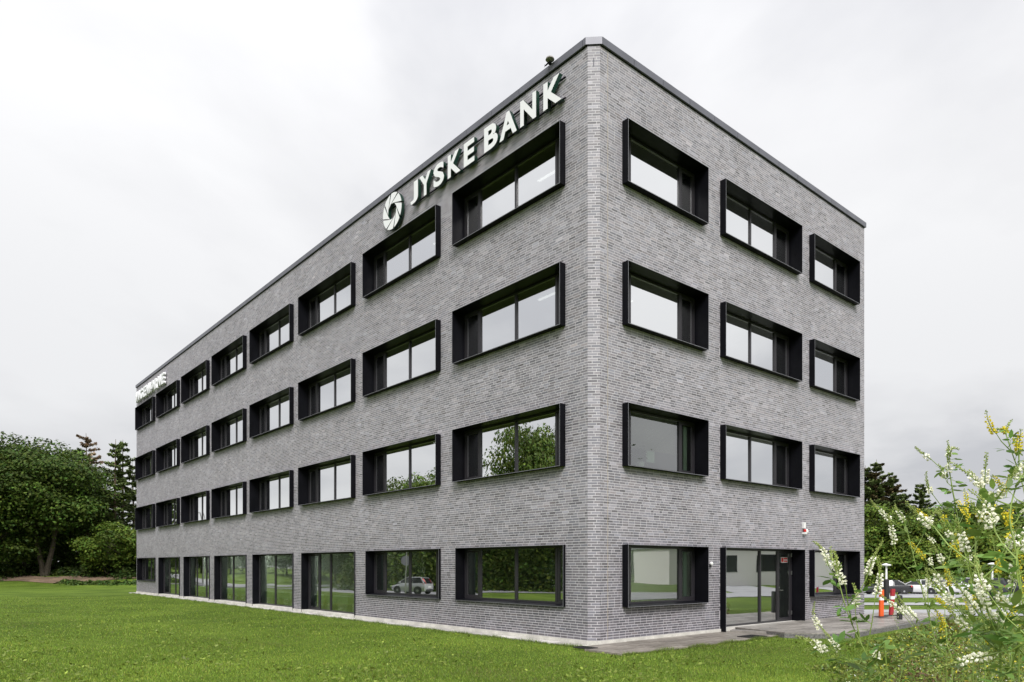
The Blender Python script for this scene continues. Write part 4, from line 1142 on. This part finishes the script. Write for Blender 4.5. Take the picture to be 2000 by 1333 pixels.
leaf_patch('hedge_undergrowth', 'dense green undergrowth behind the parked cars', 'undergrowth', pts, 2.6, 16000, 0.24, MIDG, 43)

# ------------------------------------------------------------------ what the glass mirrors
GM = 'trees across the road, mirrored in the glass'
mir = []
src = broadleaf('leafy tree across the road, seen only mirrored in the glass', *mirL(0, 120), 9, 11, 0.5, 71, MIDG, GM, 90, 130, 0.30)
def mtree(u, d, h, w, side='L'):
    q = px(u, 1105, d); s = mirL(q.x, q.y) if side == 'L' else mirR(q.x, q.y)
    copy_thing(src, 'leafy tree across the road, seen only mirrored in the glass', s[0], s[1], d * 1.3, (w / 11, w / 11, h / 9), GM)
q = px(560, 1105, 125); s = mirL(q.x, q.y); src.location = (s[0], s[1], gzf(*s))
for u, d, h, w in ((300, 150, 8, 14), (350, 150, 8.5, 14), (400, 140, 8, 13), (450, 140, 8.5, 13), (505, 130, 8, 13), (610, 122, 8.0, 12), (660, 118, 8, 12), (705, 105, 8.5, 12),
                   (740, 92, 8.5, 11), (790, 84, 11.5, 11), (835, 84, 13.5, 12), (880, 80, 9, 10), (930, 78, 9.0, 9), (985, 74, 11.5, 9), (1045, 72, 17.0, 10), (1095, 70, 13.5, 10), (1130, 68, 13, 11),
                   (760, 100, 9, 12), (910, 95, 10, 12)):
    mtree(u, d, h, w)
for u, d, h, w in ((1205, 110, 5, 10), (1255, 112, 5.5, 10), (1300, 110, 5, 9), (1345, 114, 5, 10)): mtree(u, d, h, w, 'R')
q = px(802, 1150, 63); s = mirL(q.x, q.y)
dv = np.array([-0.90, 0.42]); e = loc_of(C[0] + dv[0], C[1] + dv[1]); dm = W(-e[0], e[1]) - C
make_car('small silver hatchback on the road, mirrored in the ground floor window', P_SILVER, s[0], s[1], math.atan2(dm[1], dm[0]), 'hatch', None, gzf(*s) + 0.05)
pts = []
for i in range(40):
    q = px(700 + i * 11.5, 1105, 74 - i * .22); s_ = mirL(q.x, q.y); pts.append((s_[0], s_[1], 1.0, rng.uniform(.8, 1.3)))
leaf_patch('roadside_thicket', 'green thicket across the road, seen mirrored in the low windows', 'thicket', pts, 3.6, 26000, 0.28, MIDG, 45)
def street_lamp(u, d, h):
    q = px(u, 1105, d); s = mirL(q.x, q.y)
    b = thing('street_lamp', 'grey curved street lamp by the road, mirrored in the door glass' if u < 700 else 'road sign pole with round plate, mirrored in the window glass', 'street lamp' if u < 700 else 'road sign', (s[0], s[1], gzf(*s)), ANG)
    if u < 700: MB().tube([(0, 0, 0), (0, 0, h * .8), (0.3, 0.1, h * .95), (1.6, 0.6, h)], [0.09, 0.07, 0.06, 0.05], 8).build('pole', M_STEEL, b, smooth=True)
    else:
        MB().tube([(0, 0, 0), (0, 0, h)], 0.05, 8).build('pole', M_STEEL, b); MB().lathe([(0.01, -.02), (0.4, -.02), (0.4, .02), (0.01, .02)], 0, 0, 2.9, 20, 'y').build('plate', M_COPING, b)
for a_ in ((400, 76, 8.0), (789, 58, 4.6)): street_lamp(*a_)
# low pale building opposite the end wall
a = mirR(px(1400, 1105, 88).x, 88); b_ = mirR(px(1700, 1105, 92).x, 92)
ang2 = math.atan2(b_[1] - a[1], b_[0] - a[0]); ln = float(np.hypot(*(b_ - a)))
nb2 = thing('low_building', 'low pale panel-clad building with dark windows, mirrored in the entrance glass', 'building', (a[0], a[1], gzf(*a) + 0.5), ang2)
toward = 1 if (np.array([-math.sin(ang2), math.cos(ang2)]) @ (C - a)) > 0 else -1
m = MB(); m.box(-6, ln, 0, -toward * 12, -1, 4.0); m.build('wall', mat('pale_panel', (0.72, 0.70, 0.67), 0.7), nb2)
MB().box(-6.3, ln + .3, toward * 0.3, -toward * 12.3, 4.0, 4.5).build('roof', M_COPING, nb2)
x = 0.5
while x < ln - 3:
    o = MB().box(x, x + 2.6, toward * 0.02, toward * 0.06, 1.1, 3.2).build('window', M_BOX, nb2); x += 5.2
m = MB(); m.box(ln - 9, ln - .5, toward * -.5, -toward * 11, 4.5, 9.5); m.build('upper_storey', mat('tan_panel', (0.30, 0.25, 0.18), 0.7), nb2)

# ------------------------------------------------------------------ lawn blades
def lawn_blades(n):
    r = np.random.default_rng(5)
    d = 1 / r.uniform(1 / 46.0, 1 / 11.0, n)
    u = r.uniform(-30, 2030, n); x = (u - CX) / F_PX * d
    y = d
    lx, ly = loc_of(x, y)
    keep = (lx < -0.40) | (ly < -0.02)
    keep &= ~((lx > -0.86) & (lx < 6.5) & (ly > -1.72) & (ly < 0.2) & ~((lx < -0.42) & (ly > -0.1)))
    keep &= ~((lx > 5.55) & (ly > -3.25 + 0.0 * lx) & (lx < 18))
    keep &= ~((lx > 8) & (ly > -2.9))
    keep &= ~((y > 27) & (x > 11))
    x, y = x[keep], y[keep]; n = len(x); d = d[keep]
    z = gz(x, y)
    hgt = r.uniform(0.02, 0.048, n) * (1 + 0.35 * np.sin(x * 1.1 + 2 * np.sin(y * .7)) * np.sin(y * 1.3)); wd = np.maximum(0.005, d * 0.00026) * r.uniform(.7, 1.4, n)
    a = r.uniform(0, 2 * np.pi, n); lean = r.uniform(0.1, 0.9, n) * hgt; la = r.uniform(0, 2 * np.pi, n)
    p0 = np.stack([x - np.cos(a) * wd, y - np.sin(a) * wd, z - 0.005], 1); p1 = np.stack([x + np.cos(a) * wd, y + np.sin(a) * wd, z - 0.005], 1)
    p2 = np.stack([x + np.cos(la) * lean, y + np.sin(la) * lean, z + hgt], 1)
    V = np.stack([p0, p1, p2], 1).reshape(-1, 3)
    nz = np.sin(x * .55 + 1.7 * np.sin(y * .31)) * np.sin(y * .6 + 1.1 * np.sin(x * .43)) * .5 + np.sin(x * 2.3 + np.sin(y * 1.7)) * np.sin(y * 2.9 + np.cos(x * 1.3)) * .3
    tone = np.exp(0.34 * nz + r.normal(0, .42, n))
    base = np.array([0.142, 0.224, 0.028]) * tone[:, None]
    yel = r.random(n) < 0.11 + 0.14 * np.clip(nz, 0, 1); base[yel] = base[yel] * np.array([2.0, 1.55, 1.7])
    dry = r.random(n) < 0.03 + 0.10 * (nz < -.42); base[dry] = np.array([.22, .19, .08])
    o = link('lawn_grass', np_mesh('lawn_grass', V, np.arange(3 * n).reshape(-1, 3), M_BLADE, np.repeat(np.clip(base, .006, .5), 3, 0)))
    return tag(o, 'short mown green lawn grass in front of the building', 'grass', kind='stuff')
lawn_blades(640000)
def edge_tufts():
    r = np.random.default_rng(6); n = 16000
    a = r.random(n) < .6
    lx = np.where(a, -0.42 - np.abs(r.normal(0, .03, n)), r.uniform(-.9, 5.6, n)); ly = np.where(a, LEN_L * r.random(n) ** 1.6 - .4, -1.70 - np.abs(r.normal(0, .03, n)))
    p = C[None] + lx[:, None] * DR + ly[:, None] * DL; x, y = p[:, 0], p[:, 1]; z = gz(x, y)
    h = r.uniform(.03, .11, n) * (.6 + .6 * np.sin(x * 3.1) ** 2); w = r.uniform(.003, .006, n); an = r.uniform(0, 6.28, n); le = r.uniform(.2, 1.0, n) * h; la = r.uniform(0, 6.28, n)
    V = np.stack([np.stack([x - np.cos(an) * w, y - np.sin(an) * w, z], 1), np.stack([x + np.cos(an) * w, y + np.sin(an) * w, z], 1), np.stack([x + np.cos(la) * le, y + np.sin(la) * le, z + h], 1)], 1).reshape(-1, 3)
    c = np.array([.14, .20, .03]) * np.exp(r.normal(0, .35, n))[:, None]
    tag(link('edge_grass', np_mesh('edge_grass', V, np.arange(3 * n).reshape(-1, 3), M_BLADE, np.repeat(c, 3, 0))), 'longer untrimmed grass along the paving edge', 'grass', kind='stuff')
edge_tufts()
# broad-leaved weeds in the lawn
r5 = np.random.default_rng(15)
n = 5000
d = 1 / r5.uniform(1 / 34.0, 1 / 11.2, n); u = r5.uniform(-20, 1700, n); x = (u - CX) / F_PX * d; y = d
lx, ly = loc_of(x, y); k = ((lx < -0.6) | (ly < -1.9)) & (np.sin(x * 1.3 + np.sin(y * .9)) * np.sin(y * 1.1) > -0.1)
k &= ~((lx > 5) & (ly > -3.6))
x, y = x[k], y[k]; P = np.stack([x, y, gz(x, y) + .035], 1)
cc = np.array([0.17, 0.22, 0.035]) * np.exp(r5.normal(0, .25, len(x)))[:, None]
V, Fc, cl = leaf_cloud(P, np.array([0, 0, 1.]) + r5.normal(size=(len(x), 3)) * .5, r5.uniform(.035, .085, len(x)), cc, r=r5)
tag(link('lawn_weeds', np_mesh('lawn_weeds', V, Fc, M_BLADE, cl)), 'pale broad-leaved weeds scattered through the lawn', 'weeds', kind='stuff')

# ------------------------------------------------------------------ sweet clover
def unit(v): return v / (np.linalg.norm(v) + 1e-9)
LEAFLET = np.array([[0, 0, 0], [.32, .21, .03], [.7, .18, .05], [1, 0, .02], [.7, -.18, .05], [.32, -.21, .03]])
class Plant:
    def __init__(s, seed): s.r = np.random.default_rng(seed); s.stem = MB(); s.LV = []; s.LF = []; s.LC = []; s.PV = []; s.PF = []; s.PC = []
    def leaflet(s, p, d, size, col):
        d = unit(d); up = unit(np.array([0, 0, 1.]) + s.r.normal(size=3) * .35); side = unit(np.cross(up, d)); nn_ = np.cross(d, side)
        v = p + (LEAFLET[:, 0:1] * d + LEAFLET[:, 1:2] * side + LEAFLET[:, 2:3] * nn_) * size
        b = len(s.LV); s.LV += v.tolist(); s.LF += [[b, b + 1, b + 2, b + 5], [b + 2, b + 3, b + 4, b + 5]]; s.LC += [col] * 6
    def leaf(s, p, d, size):
        d = unit(d); pet = p + d * size * .6
        s.stem.tube([p, pet], [0.0007, 0.0005], 3, cap=False)
        col = np.array([0.170, 0.260, 0.055]) * np.exp(s.r.normal(0, .22))
        col = col * np.array([s.r.uniform(.75, 1.1), 1, 1])
        side = unit(np.cross(d, [0, 0, 1.]))
        for k, dd in enumerate((d, unit(d * .4 + side), unit(d * .4 - side))):
            s.leaflet(pet + d * (size * .12 if k == 0 else 0), dd + np.array([0, 0, s.r.normal(0, .25)]), size * s.r.uniform(.85, 1.15), col)
    def raceme(s, p, d, length, color, bud=0.35, dens=680):
        r = s.r; d = unit(d); curve = r.normal(size=3) * .12 * length; tip = p + d * length
        ax = lambda t: p + (tip - p) * t + curve * t * (1 - t) * 2
        s.stem.tube([ax(0), ax(.35), ax(.7), ax(1)], [0.0012, 0.0010, 0.0008, 0.0004], 4, cap=False)
        n = int(length * dens); a1 = unit(np.cross(d, [.3, .5, .2])); a2 = np.cross(d, a1)
        for i in range(n):
            t = 0.12 + 0.86 * (i + r.uniform(0, .6)) / n; th = i * 2.4 + r.normal(0, .3)
            out = a1 * math.cos(th) + a2 * math.sin(th)
            isb = t > 1 - bud
            q = ax(t)
            fl = (0.0059 if not isb else 0.0042) * r.uniform(.8, 1.15) * (1.1 - .5 * t if not isb else 1.15 - .55 * t)
            dirn = unit(out * (1.0 if not isb else .7) + d * (-.35 + .55 * t if not isb else .7)); sd = unit(np.cross(dirn, d)); u3 = np.cross(sd, dirn)
            b = len(s.PV); c = q + dirn * .0012
            wv = fl * .44
            s.PV += [c.tolist(), (c + dirn * fl * .6 + sd * wv).tolist(), (c + dirn * fl * 1.1).tolist(), (c + dirn * fl * .6 - sd * wv).tolist(), (c + dirn * fl * .75 + u3 * wv * 1.3).tolist(), (c + dirn * fl * .5 - u3 * wv).tolist()]
            s.PF += [[b, b + 1, b + 2, b + 4], [b, b + 4, b + 2, b + 3], [b, b + 5, b + 2, b + 1], [b, b + 3, b + 2, b + 5]]
            if isb: cc = np.array([0.36, 0.42, 0.12]) * r.uniform(.8, 1.2)
            else: cc = np.array(color) * r.uniform(.85, 1.1)
            s.PC += [cc] * 6
    def grow(s, pts, r0, color, n_br, first=.3, rac=(0.045, .085), br=(.10, .22), leafsz=.024, bud=.45, dens=680):
        r = s.r; pts = [np.array(p, float) for p in pts]
        # smooth the stem
        P = [pts[0]]
        for i in range(len(pts) - 1):
            a = pts[max(i - 1, 0)]; b = pts[i]; c = pts[i + 1]; d = pts[min(i + 2, len(pts) - 1)]
            for t in (1 / 3, 2 / 3, 1):
                P.append(.5 * ((2 * b) + (c - a) * t + (2 * a - 5 * b + 4 * c - d) * t * t + (3 * b - a - 3 * c + d) * t ** 3))
        L_ = np.concatenate([[0], np.cumsum([np.linalg.norm(P[i + 1] - P[i]) for i in range(len(P) - 1)])]); L_ /= L_[-1]
        s.stem.tube([tuple(p) for p in P], [r0 * (1 - .72 * t) for t in L_], 6)
        def at(t):
            i = min(np.searchsorted(L_, t, 'right') - 1, len(P) - 2); q = (t - L_[i]) / (L_[i + 1] - L_[i] + 1e-9)
            return P[i] * (1 - q) + P[i + 1] * q, unit(P[i + 1] - P[i])
        for i in range(n_br):
            t = first + (1 - first) * (i + r.uniform(.1, .9)) / n_br * .97
            p, d = at(t); az = i * 2.4 + r.normal(0, .5); a1 = unit(np.cross(d, [0.2, .9, .1])); a2 = np.cross(d, a1)
            out = a1 * math.cos(az) + a2 * math.sin(az)
            ln = r.uniform(*br) * (1.15 - .75 * (t - first) / (1 - first))
            bd = unit(out * r.uniform(.6, 1.0) + d * r.uniform(.6, 1.0))
            e1 = p + bd * ln * .6; bd2 = unit(bd + np.array([0, 0, .4])); e2 = e1 + bd2 * ln * .4
            s.stem.tube([tuple(p), tuple(e1), tuple(e2)], [r0 * .38, r0 * .28, r0 * .2], 4, cap=False)
            s.raceme(e2, bd2 + r.normal(size=3) * .15, r.uniform(*rac), color, bud, dens)
            s.leaf(p, out * .9 + np.array([0, 0, .15]) - d * .1, leafsz * r.uniform(.8, 1.3))
            nl = 1 + int(ln / .045)
            for j in range(nl): s.leaf(p + bd * ln * (.25 + .6 * j / nl), unit(np.cross(bd, r.normal(size=3))) + bd * .3, leafsz * r.uniform(.55, .95))
            if ln > .13 and r.random() < .25:
                s.raceme(p + bd * ln * .5, unit(np.cross(bd, r.normal(size=3))) + bd * .8 + np.array([0, 0, .4]), r.uniform(*rac) * .8, color, bud + .1, dens)
        p, d = at(1.0)
        for j in range(2): s.raceme(p - d * .012 * j, d + r.normal(size=3) * .35, r.uniform(*rac) * .75, color, .6, dens)
        for j in range(5): s.leaf(p - d * .02 * j, r.normal(size=3) + d * .6, leafsz * .7)
    def finish(s, label, group=None, origin=(0, 0, 0), name='sweet_clover'):
        t = thing(name, label, 'wildflower', origin, 0, group)
        o3 = np.array(origin)
        st_ = s.stem; st_.v = [tuple(np.array(v) - o3) for v in st_.v]
        st_.build('stem', M_STEM, t, smooth=True, fix=False)
        stuff(link('leaves', np_mesh('leaves', np.array(s.LV) - o3, s.LF, M_CLOVER, np.array(s.LC)), t))
        stuff(link('blossoms', np_mesh('blossoms', np.array(s.PV) - o3, s.PF, M_PETAL, np.array(s.PC)), t))
        return t
WHT = (0.94, 0.93, 0.78); YEL = (0.80, 0.70, 0.06)
def hero(label, pix, depth, r0, color, n_br, seed, first=.25, **kw):
    pts = [px(u, v, depth * (1 + .02 * i)) for i, (u, v) in enumerate(pix)]
    b = pts[0]; nxt = pts[1]
    gx, gy = b.x + (b.x - nxt.x) * .8, b.y + 0.1; base = Vector((gx, gy, gzf(gx, gy) - .02))
    mid = base.lerp(b, .55)
    full = [base, mid] + pts
    tot = [0]
    for i in range(len(full) - 1): tot.append(tot[-1] + (full[i + 1] - full[i]).length)
    f0 = tot[2] / tot[-1]
    pl = Plant(seed); pl.grow(full, r0, color, n_br, first=f0 * .92 + (1 - f0) * 0.0 if first is None else f0 * (1 - first) + first * .9, **kw)
    return pl.finish(label, 'sweet clover stalks near the camera', (base.x, base.y, base.z))
hero('white sweet clover leaning left in front of the end wall window', [(1735, 1340), (1700, 1290), (1672, 1238), (1650, 1180), (1632, 1110)], 1.15, .0030, WHT, 6, 101, first=.05, rac=(.055, .085), br=(.05, .10), dens=720)
hero('white sweet clover with racemes arching low over the lawn', [(1790, 1345), (1720, 1318), (1660, 1290), (1610, 1262)], 1.2, .0022, WHT, 5, 102, first=.1, rac=(.05, .08), br=(.05, .10), dens=720)
hero('thick-stemmed white sweet clover in the middle of the tall weeds', [(1955, 1345), (1935, 1265), (1912, 1170), (1904, 1090), (1912, 1020), (1922, 960)], 1.0, .0040, WHT, 9, 103, first=.02, rac=(.045, .07), br=(.06, .13), leafsz=.026)
hero('dark-stemmed white sweet clover before the parked cars', [(1850, 1345), (1830, 1265), (1808, 1180), (1790, 1110), (1775, 1050), (1765, 1010)], 1.5, .0030, WHT, 6, 104, first=.02, br=(.07, .16))
hero('tall yellow sweet clover rising against the sky at the right edge', [(2035, 1345), (2030, 1180), (2015, 1040), (1998, 950), (1975, 880), (1962, 840)], 1.25, .0032, YEL, 9, 105, first=.25, rac=(.04, .06), br=(.05, .13), bud=.15)
hero('white sweet clover with a bare budding top against the sky', [(1925, 1345), (1905, 1180), (1880, 1060), (1866, 985), (1854, 920), (1848, 885)], 1.4, .0030, WHT, 9, 106, first=.2, rac=(.04, .065), br=(.07, .15), bud=.6)
hero('white sweet clover with a nodding tip beside the tall yellow stalk', [(2010, 1345), (2000, 1200), (1985, 1080), (1972, 1010), (1985, 950), (2000, 925)], 0.95, .0032, WHT, 7, 107, first=.1, br=(.05, .10), leafsz=.026)
hero('yellow sweet clover behind the thick white stalk', [(1900, 1345), (1895, 1220), (1880, 1120), (1868, 1060), (1850, 1015)], 1.55, .0026, YEL, 10, 108, first=.05, bud=.15, br=(.08, .16))
hero('yellow sweet clover with bright racemes before the dark car', [(1975, 1345), (1965, 1220), (1950, 1130), (1940, 1060), (1925, 1010)], 1.45, .0026, YEL, 10, 109, first=.05, bud=.15, br=(.08, .16))
hero('slim white sweet clover left of the row of white cars', [(1860, 1345), (1850, 1260), (1845, 1180), (1850, 1110), (1862, 1060)], 1.9, .0026, WHT, 6, 110, first=.05, br=(.09, .18))
hero('white sweet clover with heavy racemes at the right edge', [(2020, 1345), (2008, 1260), (1998, 1180), (1985, 1110), (1990, 1060)], .85, .0032, WHT, 6, 111, first=.05, br=(.04, .09), leafsz=.026)
hero('leafy white sweet clover low in the right corner', [(1990, 1360), (1975, 1310), (1965, 1260), (1940, 1210)], .9, .0028, WHT, 6, 112, first=.0, br=(.05, .10), leafsz=.03)
# clover further back, in the weed patch
def variant(seed, color, h):
    r = np.random.default_rng(seed); pl = Plant(seed)
    pts = [(0, 0, 0)]
    for i in range(1, 6): pts.append((pts[-1][0] + r.normal(0, .03) * h, pts[-1][1] + r.normal(0, .03) * h, h * i / 5))
    pl.grow(pts, .0035, color, 10, first=.25, br=(.12, .30), rac=(.05, .09), leafsz=.03, dens=480, bud=.6)
    return pl
VARS = [variant(201, WHT, 1.25).finish('', None), variant(202, WHT, 1.4).finish('', None), variant(203, YEL, 1.2).finish('', None), variant(204, YEL, 1.0).finish('', None)]
spots = []
rr = np.random.default_rng(77)
tries = 0
while len(spots) < 40 and tries < 4000:
    tries += 1
    d = 2.3 + 8.3 * rr.random() ** 1.15; u = rr.uniform(1740, 2070)
    if u < 1850 - 12 * max(0, d - 4) or (d > 4 and u < 1640 + 12 * d): continue
    x = (u - CX) / F_PX * d
    if any((x - a) ** 2 + (d - b) ** 2 < .04 for a, b in spots): continue
    spots.append((x, d))
first_used = set()
for i, (x, d) in enumerate(spots):
    v = int(rr.choice([0, 1, 2, 3], p=[.30, .25, .25, .20] if d > 3.6 else [.55, .45, 0, 0])); s_ = VARS[v]
    o = s_ if v not in first_used else copy_tree(s_); first_used.add(v)
    o.location = (x, d, gzf(x, d) - .02); o.rotation_euler = (rr.normal(0, .12), rr.normal(0, .12), rr.uniform(0, 6.28))
    sc = rr.uniform(.62, .95) * (1.0 if d > 3.5 else 1.05); o.scale = (sc, sc, sc)
    white = v < 2
    o['label'] = 'white sweet clover standing in the crowded weed patch at the right' if white else 'yellow sweet clover standing in the crowded weed patch at the right'
    o['category'] = 'wildflower'; o['group'] = 'white sweet clover in the weed patch' if white else 'yellow sweet clover in the weed patch'
for v in range(4):
    if v not in first_used:
        for c_ in list(VARS[v].children): bpy.data.objects.remove(c_)
        bpy.data.objects.remove(VARS[v])
# low ground cover of the patch
def ground_cover():
    r = np.random.default_rng(78); n = 130000
    d = 1 / r.uniform(1 / 23.0, 1 / 3.0, n); u = r.uniform(1500, 2060, n); x = (u - CX) / F_PX * d; y = d
    edge = 3.3 + (y - 8.5) * .62 + .5 * np.sin(y * 1.3) + .3 * np.sin(y * 3.1)
    k = (x > edge) & ~((y > 21.5) & (x < 13))
    lx, ly = loc_of(x, y); k &= ~((lx > 5.2) & (ly > -3.6) & (lx < 18))
    x, y, d, edge = x[k], y[k], d[k], edge[k]; n = len(x)
    hmax = (.10 + .42 * ss(0, 1.8, x - edge)) * (.6 + .5 * np.sin(x * 2.1 + np.sin(y * 1.7)) ** 2)
    z = gz(x, y) + hmax * r.uniform(.02, 1, n)
    sz = r.uniform(.6, 1.4, n) * np.maximum(.02, d * .0032)
    cc = np.array([0.135, 0.205, 0.040]) * np.exp(r.normal(0, .42, n))[:, None]; cc[:, 0] *= r.uniform(.85, 1.5, n)
    br_ = (np.sin(x * 1.4 + 1) * np.sin(y * .9) > .6) & (r.random(n) < .4); cc[br_] = np.array([.13, .085, .04]) * np.exp(r.normal(0, .3, br_.sum()))[:, None]
    fl = r.random(n); yl = (fl < .045) & (x > edge + .8); cc[yl] = np.array(YEL); sz[yl] *= .8; wh = (fl > .985); cc[wh] = np.array(WHT); sz[wh] *= .6
    rd = (fl > .0455) & (fl < .0462); cc[rd] = np.array([.6, .05, .02])
    V, Fc, cl = leaf_cloud(np.stack([x, y, z], 1), np.array([0, 0, .7]) + r.normal(size=(n, 3)) * .7, sz, np.clip(cc, .005, .85), elong=1.8, r=r)
    return tag(link('weed_cover', np_mesh('weed_cover', V, Fc, M_CLOVER, cl)), 'low mixed weeds and small flowers beside the lawn', 'weeds', kind='stuff')
ground_cover()
